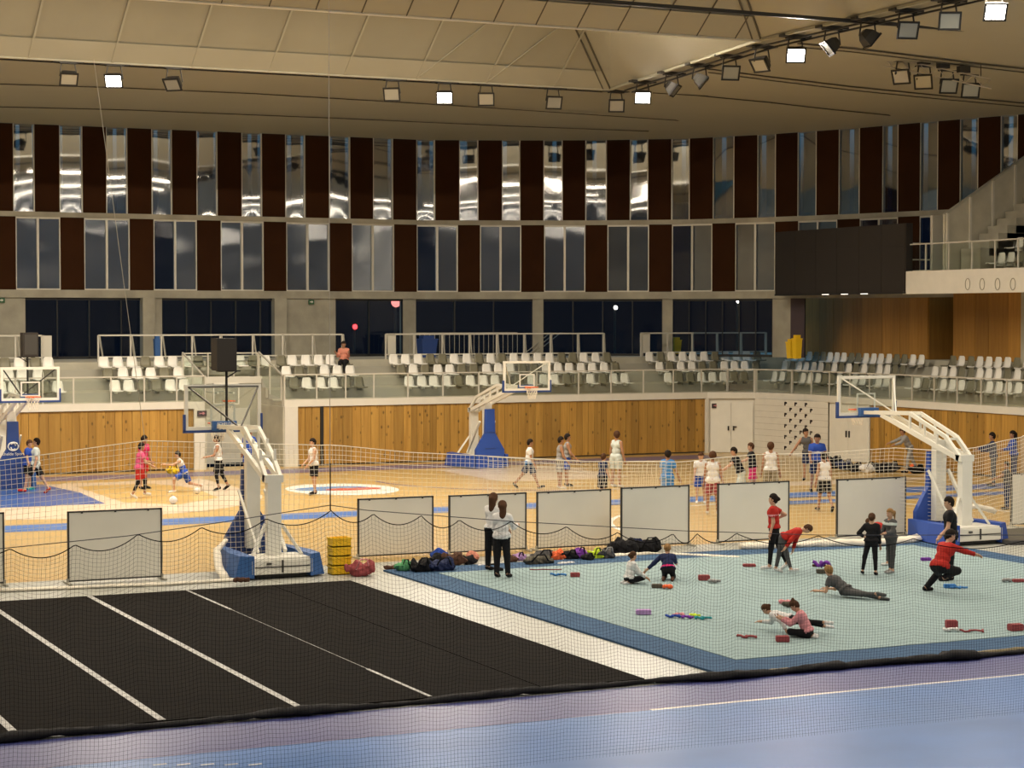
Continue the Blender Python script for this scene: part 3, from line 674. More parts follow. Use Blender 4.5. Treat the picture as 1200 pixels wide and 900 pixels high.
B = [('block at the left edge', dict(back='g6 w23 g42 w57', middle='w10 w26 w45 g56', front='w1 w16 g34 g52 w68')),
     ('block left of the stairwell', dict(back='w122 w138.5 w155 g171 w187 w203 w219', middle='g127 w144.5 w161 w177 g193 w209.5', front='w135 w151 g168 g184 w200 w216')),
     ('block above the stairwell', dict(back='g233 g248 w282 g297 w312 g330')),
     ('block right of the stairwell', dict(back='w343 w359 w374 w388 g404', middle='w336 g351 g366 w381 w396 w411', front='g345 w360 w376 w391 g406 g421')),
     ('long centre block', dict(back='w462 w476 w491 g505 g519 w533 w548 g562 w576 g589 w603 w617 w631 w645 g659 g672 w685 w699 g712',
        middle='g471 w485 g499 w514 w528 g542 g556 w571 w585 w599 g613 g627 w641 w655 w668 w682 w695 w709 g722',
        front='w480 w495 w509 w524 g538 w552 w567 w581 g595 g609 w624 w638 w651 g665 g679 w693 g707 w720 w733')),
     ('block before the corner', dict(back='w762 g775 w788 w801 w813 w826 g839 w851 w864 w876 g888', middle='w774 g786 w799 w812 g824 g837 w850 w862 w874 g887', front='w784 g797 g810 w823 w836 w849 g861 g873'))]
for nm, rows in B:
    for r, spec in rows.items(): seat_row(nm, r, spec, 'x', ROWZ[r][0], ROWZ[r][1], 'plastic seats of the far stand')
B2 = [('right wing beyond its steps', dict(back='w931 w939 w947 g955 g963 w971 w979 w987 g996 g1004 w1013 w1022 w1030.5 w1040 g1049 g1058 w1068 w1078', middle='w918 g927 w935 w943 w952 w960 g968 w976 g984 w993 g1001 w1011 g1020 w1029 w1038 g1047 g1056',
        front='w906 w915 g923 g931 w939.5 w948 w957 g965 g973 w982 g991 w1000 w1009 g1018 w1028 w1037')),
      ('right wing nearer than its steps', dict(back='g1115 w1125 g1136 w1146.5 w1157 w1168 w1179 g1190 w1202', middle='w1094 w1104.5 w1115 g1125 g1136 w1146.5 w1157 w1168 g1179 w1190.5 g1202', front='w1073 g1083 g1093 w1104 w1114.5 w1125 g1136 g1147 w1158 w1169 w1180 w1192'))]
for nm, rows in B2:
    for r, spec in rows.items(): seat_row(nm, r, spec, 'y', RX[r][0], RX[r][1], 'plastic seats of the right-hand stand')

# ================================================================== BALCONY, UPPER STAND, SCOREBOARD
bal = hollow('wall_right_balcony', 'white fronted upper stand on the right')
MB().box(45.0, 45.35, 40.0, 61.35, 6.32, 7.16).box(45.35, 60, 40.0, 61.35, 6.45, 6.95).build('fascia', 'white_paint', bal)
MB().box(45.35, 60, 60.2, 61.3, 6.95, 7.2).build('landing', 'concrete_light', bal)
for p in (1134, 1151, 1169, 1187):
    q = gu(p, 333, 44.99); MB().tube([(44.985, q.y + 0.13 * math.cos(t), q.z + 0.2 * math.sin(t)) for t in [math.pi * 2 * k / 16 for k in range(16)]], 0.014, 4, close=True).build('ring_fitting', 'concrete', bal)
for k in range(11): MB().box(46.4 + 0.8 * k, 60, 40.0, 58.3, 6.95 + 0.6 * k - (.55 if k else .0), 6.97 + 0.6 * k + .02).build('upper_step', 'concrete', bal)
st = MB()
for k in range(22): st.box(46.15 + 0.4 * k, 60, 58.3, 59.4, 6.95 if k == 0 else 7.4 + .28 * k, 7.95 + 0.28 * k)
st.build('aisle_steps', 'concrete', bal)
pz = lambda x: 9.17 + (x - 45.44) * 0.605
MB().prism([(45.45, 59.45, 7.0), (56, 59.45, 7.0), (56, 59.45, pz(56)), (45.45, 59.45, pz(45.45))], (0, 0.1, 0)).build('stair_parapet', 'concrete_light', bal)
for k in range(8): x = 45.5 + k * 1.02; MB().box(x, x + 0.08, 59.36, 59.45, pz(x) - 1.9 if k else 7.2, pz(x) + .02).build('parapet_post', 'rail_metal', bal)
MB().bar((45.45, 59.5, pz(45.45)), (56, 59.5, pz(56)), 0.14, 0.07).build('parapet_cap', 'grey_metal', bal)
MB().box(46.2, 46.75, 61.15, 61.3, 6.95, 9.25).build('pier', 'white_paint', bal)
glass_rail('balcony_railing', 'glass railing along the white front of the upper balcony', ys_of([1058, 1084, 1111, 1138, 1165, 1192, 1219], 45.2), 'y', 45.2, 7.16, 8.15)
br = thing('balcony_railing', 'two-bar steel railing between the white pier and the parapet', 'railing', (45.3, 61.25, 7.0))
for z in (0.6, 1.2): MB().bar((0, 0, z), (2.6, 0, z), 0.05, 0.05).build('bar', 'rail_metal', br)
for x in (0, 1.3, 2.6): MB().bar((x, 0, 0), (x, 0, 1.22), 0.05, 0.05).build('post', 'rail_metal', br)
for row, spec, pl, z in (('lowest', 'g1149 w1160 w1171 w1182 g1193', 46.75, 7.42), ('second', 'w1171 w1181.5 w1192', 47.6, 7.98), ('third', 'w1190.5 w1201', 48.5, 8.55), ('fourth', 'w1198.5', 49.4, 9.10)):
    seat_row('upper balcony', row, spec, 'y', pl, z - 0.03, 'plastic seats of the upper balcony')
sb = thing('scoreboard', 'large unlit black scoreboard hanging left of the white balcony', 'scoreboard', (45.0, 65.6, 6.34))
MB().box(0, 0.3, -4.45, 4.4, 0.02, 2.6).build('housing', 'screen_black', sb)
for i in range(6):
    for j in range(3):
        MB().box(-0.015, 0.0, -4.40 + i * 1.465, -4.40 + i * 1.465 + 1.45, 0.08 + j * 0.84, 0.08 + j * 0.84 + 0.83).build('display_panel', 'screen_black', sb)
MB().box(-0.03, 0.3, -4.45, 4.4, 0.0, 0.06).build('bottom_rail', 'black', sb)
for y in (-1.9, -0.6, 0.7): MB().box(-0.05, 0.05, y - 0.2, y + 0.25, 0.0, 0.03).build('marker_light', mat('marker', (0.8, 0.8, 0.8), emit=(1, .95, .85), estr=1.2) if 'marker' not in MAT else 'marker', sb)
for y in (-2.6, 1.5): MB().box(0.3, 3.4, y - .05, y + .05, .2, .3).build('wall_bracket', 'dark_metal', sb)


# signs
def sign(name, label, px, py, y, wd, ht, m, mark='line_white', side='x', x=None):
    c = gv(px, py, y) if side == 'x' else gu(px, py, x)
    t = thing(name, label, 'sign', c)
    if side == 'x':
        MB().box(-wd / 2, wd / 2, -0.05, 0, -ht / 2, ht / 2).build('plate', m, t)
        MB().prism([(-wd * .3, -.056, -.05 * ht), (wd * .05, -.056, -.05 * ht), (wd * .05, -.056, -.25 * ht), (wd * .32, -.056, 0.05 * ht), (wd * .05, -.056, .3 * ht), (wd * .05, -.056, .12 * ht), (-wd * .3, -.056, .12 * ht)], (0, 0.006, 0)).build('arrow_mark', mark, t)
    else:
        MB().box(-.05, 0, -wd / 2, wd / 2, -ht / 2, ht / 2).build('plate', m, t)
        MB().box(-.056, -.05, -wd * .3, wd * .3, -ht * .15, ht * .15).build('arrow_mark', mark, t)
    return t
sign('exit_sign', 'small dark green exit sign high on the concrete wall bay', 364.5, 354, 79.9, 0.24, 0.19, 'exit_green', side='x')
sign('exit_sign', 'small dark exit sign at the left edge of the concourse wall', 1, 352, 79.9, 0.30, 0.19, 'exit_green', side='x')
sign('door_sign', 'dark sign at the top left of the corner double door', 837.5, 475.5, 69.95, 0.27, 0.19, 'sign_dark', mark='c_rose')
sign('door_sign', 'dark brown sign on the white bay by the stairwell', 236.5, 484.5, 69.98, 0.34, 0.2, 'sign_dark', mark='c_rose')
sign('exit_sign', 'black sign box on the corner cap above the door', 861, 462, 69.85, 0.18, 0.20, 'exit_green')
sign('wall_socket', 'small dark square plate behind the corner glass railing', 852, 454, 71.2, 0.16, 0.16, 'sign_dark', mark='concrete')

# bins on the concourse
def bin_(label, px, y, h, wd, m, cat='bin', z=3.8):
    c = gv(px, 400, y); t = thing('waste_bin', label, cat, (c.x, y, z))
    b = MB(); w2 = wd / 2; vs = [(-w2 * .8, -w2 * .8, 0), (w2 * .8, -w2 * .8, 0), (w2 * .8, w2 * .8, 0), (-w2 * .8, w2 * .8, 0), (-w2, -w2, h * .8), (w2, -w2, h * .8), (w2, w2, h * .8), (-w2, w2, h * .8)]
    b.add(vs, [(0, 1, 2, 3), (4, 5, 6, 7), (0, 1, 5, 4), (1, 2, 6, 5), (2, 3, 7, 6), (3, 0, 4, 7)]); b.build('body', m, t)
    MB().box(-w2 * 1.08, w2 * 1.08, -w2 * 1.08, w2 * 1.08, h * .8, h * .86).box(-w2 * .7, w2 * .7, -w2 * .7, w2 * .7, h * .86, h).build('lid', m, t)
bin_('tall yellow bin behind the railing on the concourse', 792, 75.5, 0.80, 0.36, 'yellow')
bin_('yellow bin standing under the concrete pier at the corner', 928, 69.0, 0.78, 0.36, 'yellow')
bin_('dull yellow bin just left of the wooden upper wall', 934, 68.4, 0.95, 0.3, 'yellow')
bin_('blue bin behind the centre railing near the pier', 500, 77.0, 0.9, 0.7, 'pad_blue')
bin_('narrow blue bin behind the railing at the left pier', 184, 77.0, 0.95, 0.24, 'pad_mid')
# lights seen through the concourse glass
def far_lamp(label, px, py, r, col, s):
    c = gv(px, py, 96.0 if px > 600 else 92.0); nm = 'lamp_' + '%d' % px
    m = mat(nm, col, emit=col, estr=s); t = thing('street_lamp', label, 'lamp', (c.x, c.y, 0))
    MB().tube([(0, 0.1, 0), (0, 0.1, c.z)], 0.06, 6).build('pole', 'dark_metal', t)
    MB().ball((0, 0, c.z), r).build('lamp_head', m, t)
far_lamp('red light glowing low outside the window left of the pier', 416, 383, 0.13, (1, .03, .03), 9)
far_lamp('pinkish light cluster high outside the window left of the pier', 464, 354, 0.26, (1, .25, .2), 2.5)
far_lamp('white round lamp shining outside the third dark window bay', 721.5, 360.5, 0.11, (1, .85, .7), 16)
far_lamp('white lamp above the far doors of the corner glazing', 865, 353, 0.10, (1, .85, .7), 16)

# ================================================================== MATS
mt = thing('gym_carpet', 'pale blue gymnastics carpet with a dark blue border', 'carpet', (15.98, 26.3, 0))
MB().box(0, 14.0, 0, 14.0, 0.0, 0.035).build('border', 'carpet_blue', mt)
for k in range(6):      # carpet rolls of the inner field
    MB().box(0.85 + k * 2.05, 0.85 + (k + 1) * 2.05 - 0.006, 0.98, 12.95, 0.035, 0.045).build('carpet_roll', 'carpet_pale', mt)
MATZ = 0.045
XR = [-0.6, 1.37, 3.34, 5.32, 7.29, 9.27, 11.23, 13.0, 14.72]
for i, (a, b) in enumerate(zip(XR, XR[1:])):
    t = thing('black_mat', 'black roll-out mat, %s from the pale floor strip' % ORD[7 - i] if i < 7 else 'black roll-out mat lying next to the pale floor strip', 'mat', (a, 26.45, 0), 0, 'black roll-out mats')
    MB().box(0.01, b - a - 0.01, 0, 12.5, 0, 0.04).build('mat_top', 'carpet_black', t)
for i, (x, y1) in enumerate(((3.34, 38.9), (5.32, 38.9), (7.29, 38.95), (9.27, 38.95), (11.23, 39.0))):
    nm = ['silver tape strip out beyond the left edge of the mats', 'short silver tape strip cut by the left edge', 'silver tape strip crossing the leftmost black mats', 'middle silver tape strip between black mats', 'thin silver tape strip nearest the gymnastics carpet'][i]
    wd = 0.055 if i < 4 else 0.03
    s = MB()
    for k in range(25):
        yy = 26.5 + (y1 - 26.5) * k / 25; y2 = 26.5 + (y1 - 26.5) * (k + 1) / 25
        if i == 4 and 4.5 < k < 19: wv = 0.008
        else: wv = wd
        s.add([(x - wv, yy, .043), (x + wv, yy, .043), (x + wv, y2, .043), (x - wv, y2, .043)], [(0, 1, 2, 3)])
    s.build('floor_tape', 'tape', None, label=nm, category='tape')
# rolled black cloth along the near edge
def lump_tube(pts, r, seed, flat=0.55, n=10, step=0.12):
    rnd = random.Random(seed); ps = []; P_ = [Vector(p) for p in pts]
    for a, b in zip(P_, P_[1:]):
        m = max(2, int((b - a).length / step))
        for k in range(m): ps.append(a + (b - a) * k / m)
    ps.append(P_[-1]); mb = MB(); vs = []; fs = []; wob = 0
    for i, p in enumerate(ps):
        d = (ps[min(i + 1, len(ps) - 1)] - ps[max(i - 1, 0)]).normalized(); s = Vector((d.y, -d.x, 0)).normalized(); wob = wob * 0.85 + rnd.uniform(-.3, .3)
        rr = (r(i / len(ps)) if callable(r) else r)
        for k in range(n):
            t = 2 * math.pi * k / n; q = rr * (1 + 0.22 * rnd.uniform(-1, 1) + 0.18 * math.sin(i * .35 + wob))
            vs.append(p + s * (math.cos(t) * q) + Vector((0, 0, max(0.0, rr * flat + math.sin(t) * q * flat))))
    for i in range(len(ps) - 1):
        for k in range(n): fs.append((i * n + k, i * n + (k + 1) % n, (i + 1) * n + (k + 1) % n, (i + 1) * n + k))
    fs.append(tuple(range(n))); fs.append(tuple((len(ps) - 1) * n + k for k in range(n)))
    return mb.add(vs, fs)
lump_tube([(-2, 26.2, 0), (8, 26.2, 0), (14.6, 26.24, 0), (16, 26.05, 0), (18.5, 26.1, 0), (20, 25.98, 0), (23, 26.0, 0), (30.5, 26.0, 0)], lambda t: 0.11 + (0.05 if 0.585 < t < 0.615 or 0.67 < t < .69 or .745 < t < .76 else 0) + .03 * math.sin(t * 60), 3, .42).build('black_cloth', 'c_black', None, True, label='long rolled black cloth lying along the near edge of the mats', category='cloth')
lump_tube([(16.6, 26.22, 0.0), (30, 26.2, 0.0)], 0.05, 9, .6).build('white_cloth_roll', 'c_khaki', None, True, label='narrow pale roll lying between blue border and black cloth', category='cloth')
# low dark platform right of the carpet
pf = thing('floor_platform', 'low dark grey platform in front of the right hoop base', 'platform', (0, 0, 0))
a, b, c, d = [gz(*p) for p in ((1115, 629), (1185, 639), (1300, 636), (1215, 622))]
MB().prism([a, b, c, d], (0, 0, 0.10)).build('deck', 'c_dgrey', pf)
MB().prism([a + Vector((0.1, 0.1, .1)), b + Vector((0, .12, .1)), c + Vector((-.1, -.05, .1)), d + Vector((0, -.1, .1))], (0, 0, 0.01)).build('top_sheet', 'c_olive', pf)

# ================================================================== WHITE PARTITION BOARDS
for i, (x0, x1, y, z1, lab) in enumerate([(6.1, 8.15, 41.5, 1.5, 'white partition board cut by the left edge of the picture'), (9.35, 11.33, 41.1, 1.5, 'white partition board standing alone left of the big hoop'),
        (16.27, 18.13, 42.6, 1.37, 'white partition board nearest the yellow crates'), (18.43, 20.41, 42.4, 1.38, 'white partition board behind the two women in white'),
        (20.63, 22.6, 42.3, 1.39, 'white partition board behind the dark bag pile in the middle'), (22.57, 24.43, 41.75, 1.46, 'white partition board behind the kneeling child'),
        (25.16, 27.2, 41.65, 1.47, 'white partition board behind the woman in the red tee'), (28.42, 30.5, 41.4, 1.48, 'white partition board behind the two standing children'), (34.18, 36.3, 41.85, 1.4, 'white partition board cut by the right edge of the picture')]):
    W = x1 - x0; t = thing('partition_board', lab, 'partition', ((x0 + x1) / 2, y, 0), 0, 'white partition boards')
    MB().box(-W / 2 + .03, W / 2 - .03, -0.015, 0.015, 0.07, z1 - .03).build('panel', 'board', t)
    f = MB(); f.box(-W / 2, -W / 2 + .035, -.025, .025, 0.04, z1).box(W / 2 - .035, W / 2, -.025, .025, .04, z1).box(-W / 2, W / 2, -.025, .025, z1 - .03, z1).box(-W / 2, W / 2, -.025, .025, .05, .08); f.build('frame', 'dark_metal', t)
    for s in (-1, 1): MB().box(s * W / 2 - .03, s * W / 2 + .03, -.28, .28, 0.0, 0.045).box(s * W / 2 - .02, s * W / 2 + .02, -.03, .03, .04, .12).build('foot', 'grey_metal', t)
    for q in (-.35, 0, .35): MB().box(W * q - .02, W * q + .02, -.04, -.02, z1 - .05, z1 - .01).build('clip', 'dark_metal', t)

# ================================================================== HOOPS
def text_mesh(txt, size, name='lettering', m='line_white', parent=None, loc=(0, 0, 0), rot=(math.pi / 2, 0, 0), ext=0.003):
    cu = bpy.data.curves.new(name, 'FONT'); cu.body = txt; cu.size = size; cu.align_x = 'CENTER'; cu.extrude = ext
    o = bpy.data.objects.new(name, cu); C.objects.link(o)
    me = bpy.data.meshes.new_from_object(o.evaluated_get(bpy.context.evaluated_depsgraph_get())); bpy.data.objects.remove(o)
    me.materials.clear(); me.materials.append(MAT[m]); q = link(name, me, parent); q.location = loc; q.rotation_euler = rot; return q
def hoop(label, loc, rz, back=4.1, clock=False, logo=False, pad='pad_blue', bx=0.0, front=1.9):
    t = thing('basketball_hoop', label, 'basketball hoop', loc, rz); Y0 = -front
    # backboard: glass, white border, pad on the lower edge. +Y is the court side
    MB().box(-.88, .88, -.01, .01, 2.93, 3.93).build('backboard_glass', 'board_glass', t)
    f = MB(); f.box(-.9, .9, -.03, .03, 2.92, 3.0).box(-.9, .9, -.03, .03, 3.87, 3.95).box(-.9, -.82, -.03, .03, 3.0, 3.87).box(.82, .9, -.03, .03, 3.0, 3.87)
    f.build('backboard_frame', 'white_metal', t)
    q = MB(); q.box(-.295, .295, .012, .018, 3.05, 3.09).box(-.295, .295, .012, .018, 3.46, 3.50).box(-.295, -.25, .012, .018, 3.09, 3.46).box(.25, .295, .012, .018, 3.09, 3.46); q.build('target_square', 'line_white', t)
    p = MB(); p.box(-.93, .93, -.045, .045, 2.86, 2.92).box(-.93, -.88, -.045, .045, 2.90, 3.28).box(.88, .93, -.045, .045, 2.90, 3.28); p.build('edge_pad', 'pad_blue', t)
    rim = MB(); rim.tube([(0.225 * math.cos(k), 0.40 + 0.225 * math.sin(k), 3.05) for k in [2 * math.pi * i / 20 for i in range(20)]], 0.014, 6, close=True)
    rim.box(-.09, .09, .02, .19, 3.0, 3.06); r_ = rim.build('rim', 'rim_orange', t, True)
    nb = MB()
    for k in range(12):
        a0 = 2 * math.pi * k / 12; ps1 = []; ps2 = []
        for j in range(6):
            rr = 0.225 - 0.10 * (j / 5) ** 0.7; z = 3.04 - 0.4 * j / 5
            ps1.append((rr * math.cos(a0 + j * .26), .40 + rr * math.sin(a0 + j * .26), z)); ps2.append((rr * math.cos(a0 - j * .26), .40 + rr * math.sin(a0 - j * .26), z))
        nb.tube(ps1, .006, 3); nb.tube(ps2, .006, 3)
    nb.build('net', 'net_white', r_, kind='stuff')
    # mount plate and arm (two chords with posts), rear column
    MB().box(-.28, .28, -.16, -.03, 2.90, 3.12).build('mount_pad', 'pad_mid', t)
    ar = MB()
    L = back
    for s in (-.16, .16):
        ar.bar((s, -.1, 3.0), (s, -2.1, 3.06), .07, .09); ar.bar((s, -2.1, 3.06), (s, -L + .55, 2.55), .07, .09); ar.bar((s, -L + .55, 2.55), (s, -L, 2.08), .08, .10)
        ar.bar((s, -.9, 2.98), (s, -L, 2.04), .08, .12)
        for (y, z0, z1) in ((-2.1, 2.62, 3.05), (-2.7, 2.46, 2.86), (-3.2, 2.3, 2.66)):
            if -y < L - .3: ar.bar((s, y, z0), (s, y, z1), .05, .05)
    for y in (-.3, -1.2, -2.1, -L + .5): ar.bar((-.16, y, 3.0 if y > -2.2 else 2.5), (.16, y, 3.0 if y > -2.2 else 2.5), .06, .06)
    ar.box(-.2, .2, -L - .1, -L + .12, 1.98, 2.14)
    ar.build('arm', 'white_metal', t)
    MB().bar((-.82, -.05, 3.9), (0.0, -1.3, 3.02), .03, .03).bar((.82, -.05, 3.9), (0, -1.3, 3.02), .03, .03).bar((-.82, -.05, 3.9), (.82, -.05, 3.9), .025, .025).build('board_brace', 'dark_metal' if clock else 'white_metal', t)
    MB().box(-.15, .15, -L - .09, -L + .09, .42, 2.02).build('rear_column', 'white_metal', t)
    MB().bar((-.3, -L + .1, .5), (-.3, Y0, 1.7), .05, .05).bar((.3, -L + .1, .5), (.3, Y0, 1.7), .07, .07).build('lift_strut', 'white_metal', t)
    MB().bar((-.55, -L - .25, .45), (-.18, -L, 1.1), .06, .06).bar((.55, -L - .25, .45), (.18, -L, 1.1), .06, .06).build('column_stay', 'white_metal', t)
    # front tower with padding
    MB().box(-.15, .15, Y0 - .12, Y0 + .08, .45, 2.45).build('front_column', 'white_metal', t)
    pd = MB(); pts = [(-.56, 0.02), (.56, 0.02), (.56, .68), (.2, 1.28), (.17, 2.15), (-.17, 2.15), (-.2, 1.28), (-.56, .68)]
    pd.prism([(x, Y0 + .26, z) for x, z in pts], (0, -.14, 0)); pdo = pd.build('front_pad', pad, t)
    for z in (0.72, 1.3): MB().box(-.2, .2, Y0 + .265, Y0 + .275, z, z + .02).build('pad_seam', 'pad_blue', pdo)
    # base: white ballast box, two padded side beams
    bs = MB(); bs.box(-.62, .62, -L - .55, -L + .35, .10, .44).box(-.66, .66, -L - .6, -L - .5, .12, .40).box(-.62, -.5, -L + .2, Y0 + .1, .12, .3).box(.5, .62, -L + .2, Y0 + .1, .12, .3)
    bs.build('ballast_box', 'white_metal', t)
    MB().box(-.6, .6, -L - .62, -L - .6, .25, .27).box(-.02, .02, -L - .62, -L - .6, .14, .4).box(-.35, -.25, -L - .63, -L - .6, .31, .35).build('box_trim', 'dark_metal', t)
    MB().box(-.55, .55, -L - .5, Y0 + .1, .03, .10).build('underframe', 'black', t)
    for s in (-1, 1):
        w_ = MB(); pts = [(s * .62, -L - .62), (s * .98, -L - .45), (s * 1.0, -L + .2), (s * .72, Y0 + .25), (s * .60, Y0 + .25)]
        o2 = [Vector((x, y, .04)) for x, y in pts]; n = len(o2); vs = o2 + [Vector((p.x - s * (.10 if k in (1, 2) else 0), p.y, .5)) for k, p in enumerate(o2)]
        w_.add(vs, [tuple(range(n)), tuple(range(n, 2 * n))] + [(i, (i + 1) % n, (i + 1) % n + n, i + n) for i in range(n)]); w_.build('side_pad', 'pad_mid' if pad != 'pad_bright' else 'pad_bright', t)
    for (x, y) in ((-.4, -L - .3), (.4, -L - .3), (-.4, Y0), (.4, Y0)):
        MB().tube([(x - .03, y, .05), (x + .03, y, .05)], .05, 8).build('caster', 'dark_metal', t)
    if clock:
        k = MB(); k.tube([(0.05, -.12, 2.95), (0.05, -.12, 4.25)], .03, 8); k.bar((0.05, -.12, 4.1), (.32, -.1, 4.26), .025, .025); k.box(-.16, .36, -.2, -.02, 4.24, 4.27); k.build('clock_pole', 'black', t)
        b_ = MB().box(-.24, .22, -.36, .10, 4.27, 5.0).build('shot_clock', 'screen_black', t, label='dark shot clock box on the pole')
        MB().box(-.2, .18, .10, .105, 4.33, 4.94).build('clock_face', 'dark_metal', b_)
    if logo:
        mb = MB()   # ring broken by an S stroke
        for (a0, a1, cx, cz, r0) in ((0.15, 3.35, 0, 0, .13), (3.3, 6.5, 0, 0, .13), (0.4, 3.6, 0.0, .045, .055), (3.55, 6.75, 0.0, -.045, .055)):
            mb.tube([(cx + r0 * 1.25 * math.cos(a0 + (a1 - a0) * i / 12), Y0 + .27, 1.36 + cz + r0 * math.sin(a0 + (a1 - a0) * i / 12)) for i in range(13)], .022, 5)
        mb.build('emblem', 'line_white', pdo)
        text_mesh('Schelde Sports', .135, parent=pdo, loc=(0, Y0 + .272, 1.08), rot=(math.pi / 2, 0, math.pi))
    if clock and not logo: text_mesh('SCHELDE', .09, parent=t, loc=(0, -.165, 3.03)); text_mesh('SPORTS', .09, parent=t, loc=(0, -.165, 2.93))
    return t
hoop('big white basketball hoop left, seen from behind, shot clock on top', (13.62, 44.2, 0), 0, 3.55, clock=True, pad='pad_blue', front=2.1)
hoop('white basketball hoop on the right, seen from behind', (30.78, 43.5, 0), 0, 4.1, pad='pad_bright', front=3.05)
hoop('far basketball hoop with bright blue padding before the pine wall', (30.35, 63.0, 0), math.pi, 4.5, pad='pad_bright', front=3.3)
hoop('basketball hoop at the left edge with a padded blue front and emblem', (13.0, 62.0, 0), math.pi, 4.1, clock=True, logo=True, front=2.9)
wh = thing('wall_hoop', 'small basketball hoop fixed in the stairwell bay behind the big hoop', 'basketball hoop', (22.0, 71.0, 0))
MB().box(-.5, .5, -.01, .01, 2.3, 3.05).build('backboard_glass', 'board_glass', wh)
f = MB(); f.box(-.5, .5, -.03, .03, 2.27, 2.32).box(-.5, .5, -.03, .03, 3.02, 3.07).box(-.5, -.45, -.03, .03, 2.3, 3.05).box(.45, .5, -.03, .03, 2.3, 3.05); f.build('backboard_frame', 'white_metal', wh)
MB().tube([(0.225 * math.cos(k), -.35 + 0.225 * math.sin(k), 2.42) for k in [2 * math.pi * i / 16 for i in range(16)]], 0.018, 6, close=True).box(-.08, .08, -.2, -.02, 2.38, 2.43).build('rim', 'rim_orange', wh)
nb = MB()
for k in range(10):
    a0 = 2 * math.pi * k / 10; nb.tube([((.225 - .09 * j / 4) * math.cos(a0 + j * .3), -.35 + (.225 - .09 * j / 4) * math.sin(a0 + j * .3), 2.41 - .1 * j) for j in range(5)], .008, 3)
nb.build('net', 'net_white', wh, kind='stuff')
MB().bar((-.3, 0.0, 2.7), (-.3, 1.8, 2.7), .06, .06).bar((.3, 0.0, 2.7), (.3, 1.8, 2.7), .06, .06).build('bracket', 'white_metal', wh)

# ================================================================== FLOODLIGHTS AND ROOF LAMPS
LENS = mat('flood_glass', (0.34, 0.34, 0.30), 0.3, 0.5)
LIT = mat('lit_lens', (1, 1, 1), emit=(1.0, 0.92, 0.82), estr=25.0)
def flood(label, loc, yaw, tilt, lit=False, mount=True):
    """yaw: heading of the beam (0 = +Y), tilt: degrees below level"""
    t = thing('floodlight', label, 'floodlight', loc, 0, 'floodlights under the roof')
    Mx = Matrix.Rotation(yaw, 4, 'Z') @ Matrix.Rotation(-R(tilt), 4, 'X') @ Matrix.Translation((0, 0.05, -0.0))
    h = MB(); vs = []
    for (y, sx_, sz) in ((-.26, .12, .10), (-.12, .22, .18), (.10, .27, .22)):
        vs += [Mx @ Vector((x * sx_, y, z * sz)) for x, z in ((-1, -1), (1, -1), (1, 1), (-1, 1))]
    h.add(vs, [(0, 1, 2, 3), (8, 9, 10, 11)] + [(i * 4 + k, i * 4 + (k + 1) % 4, i * 4 + 4 + (k + 1) % 4, i * 4 + 4 + k) for i in range(2) for k in range(4)])
    h.build('housing', 'dark_metal', t)
    fr = MB()
    for (a, b, c, d) in ((-.30, .30, .20, .25), (-.30, .30, -.25, -.20), (-.30, -.25, -.2, .2), (.25, .30, -.2, .2)): fr.box(a, b, .10, .15, c, d, M=Mx)
    fr.build('lens_frame', 'black', t)
    MB().box(-.25, .25, .11, .13, -.2, .2, M=Mx).build('lens', LIT if lit else LENS, t)
    y = MB(); top = 0.42
    for s in (-1, 1): y.bar(Vector((s * .29, 0, 0)), Vector((s * .22, 0, top)), .04, .03)
    y.box(-.3, .3, -.1, .1, top, top + .04); y.build('yoke', 'dark_metal', t)
    if mount: MB().box(-.5, .5, -.14, .14, top + .04, top + .12).build('mounting_plate', 'dark_metal', t)
    if lit:
        c = Mx @ Vector((0, .2, 0)); a = area(c, .46, .38, FLOOD_W, (1.0, .88, .76), parent=t, spread=R(95))
        a.rotation_euler = (Mx.to_3x3() @ Matrix.Rotation(math.pi / 2, 3, 'X')).to_euler()
    return t
FL = [(80, 78, 0), (134, 86, 1), (204, 84, 0), (460, 97, 0), (521, 104, 1), (570, 103, 0), (648, 108, 0), (722, 112, 0), (753, 103, 1), (787, 92, 0), (820, 84, 0), (855, 75, 0), (893, 62, 0), (932, 56, 1), (975, 42, 0), (1017, 31, 0), (1062, 19, 0), (1112, 10, 0), (1165, -2, 1)]
nm_d = nm_l = 0
for i, (px, py, lit) in enumerate(FL):
    # hung from the bay edge: along y = 66.8 or x = 34.6
    if px < 724: q = gv(px, py, 66.9)
    else:
        q = gu(px, py, 34.8); q = gu(px, py, ex_(q.y) + .35)
    q.z = min(q.z, Z1 - .56); q.z = max(q.z, 12.9)
    side = 'along the far roof edge' if px < 724 else 'along the slanting roof edge'
    if lit: nm_l += 1; lab = 'lit white floodlight, %s from the left under the roof' % ORD[nm_l - 1]
    else: nm_d += 1; lab = 'unlit floodlight, %s unlit one from the left, %s' % (ORD[nm_d - 1], side)
    yaws = {0: 3.5, 2: 2.8, 3: 3.0, 5: 3.1, 6: 3.4, 7: 3.2, 9: 4.4, 10: 4.6, 11: 3.3, 12: 2.4, 14: 1.7, 15: 4.9, 16: 3.3, 17: 3.1}
    yaw = math.pi - YAW if lit else yaws.get(i, 3.1) - YAW
    flood(lab, (q.x, q.y, q.z), yaw, 32 if lit else (24 if i in (3, 5, 6, 7, 11, 16, 17) else 40), bool(lit))
    # stem up to the edge pipe
    if q.z + .55 < Z1 - .05: MB().box(q.x - .04, q.x + .04, q.y - .04, q.y + .04, q.z + .5, Z1 - .05).build('lamp_stem', 'dark_metal', ceil)
MB().bar((-12, 67.0, 13.90), (35.4, 67.0, 13.90), .05, .05).build('lamp_track', 'dark_metal', ceil)
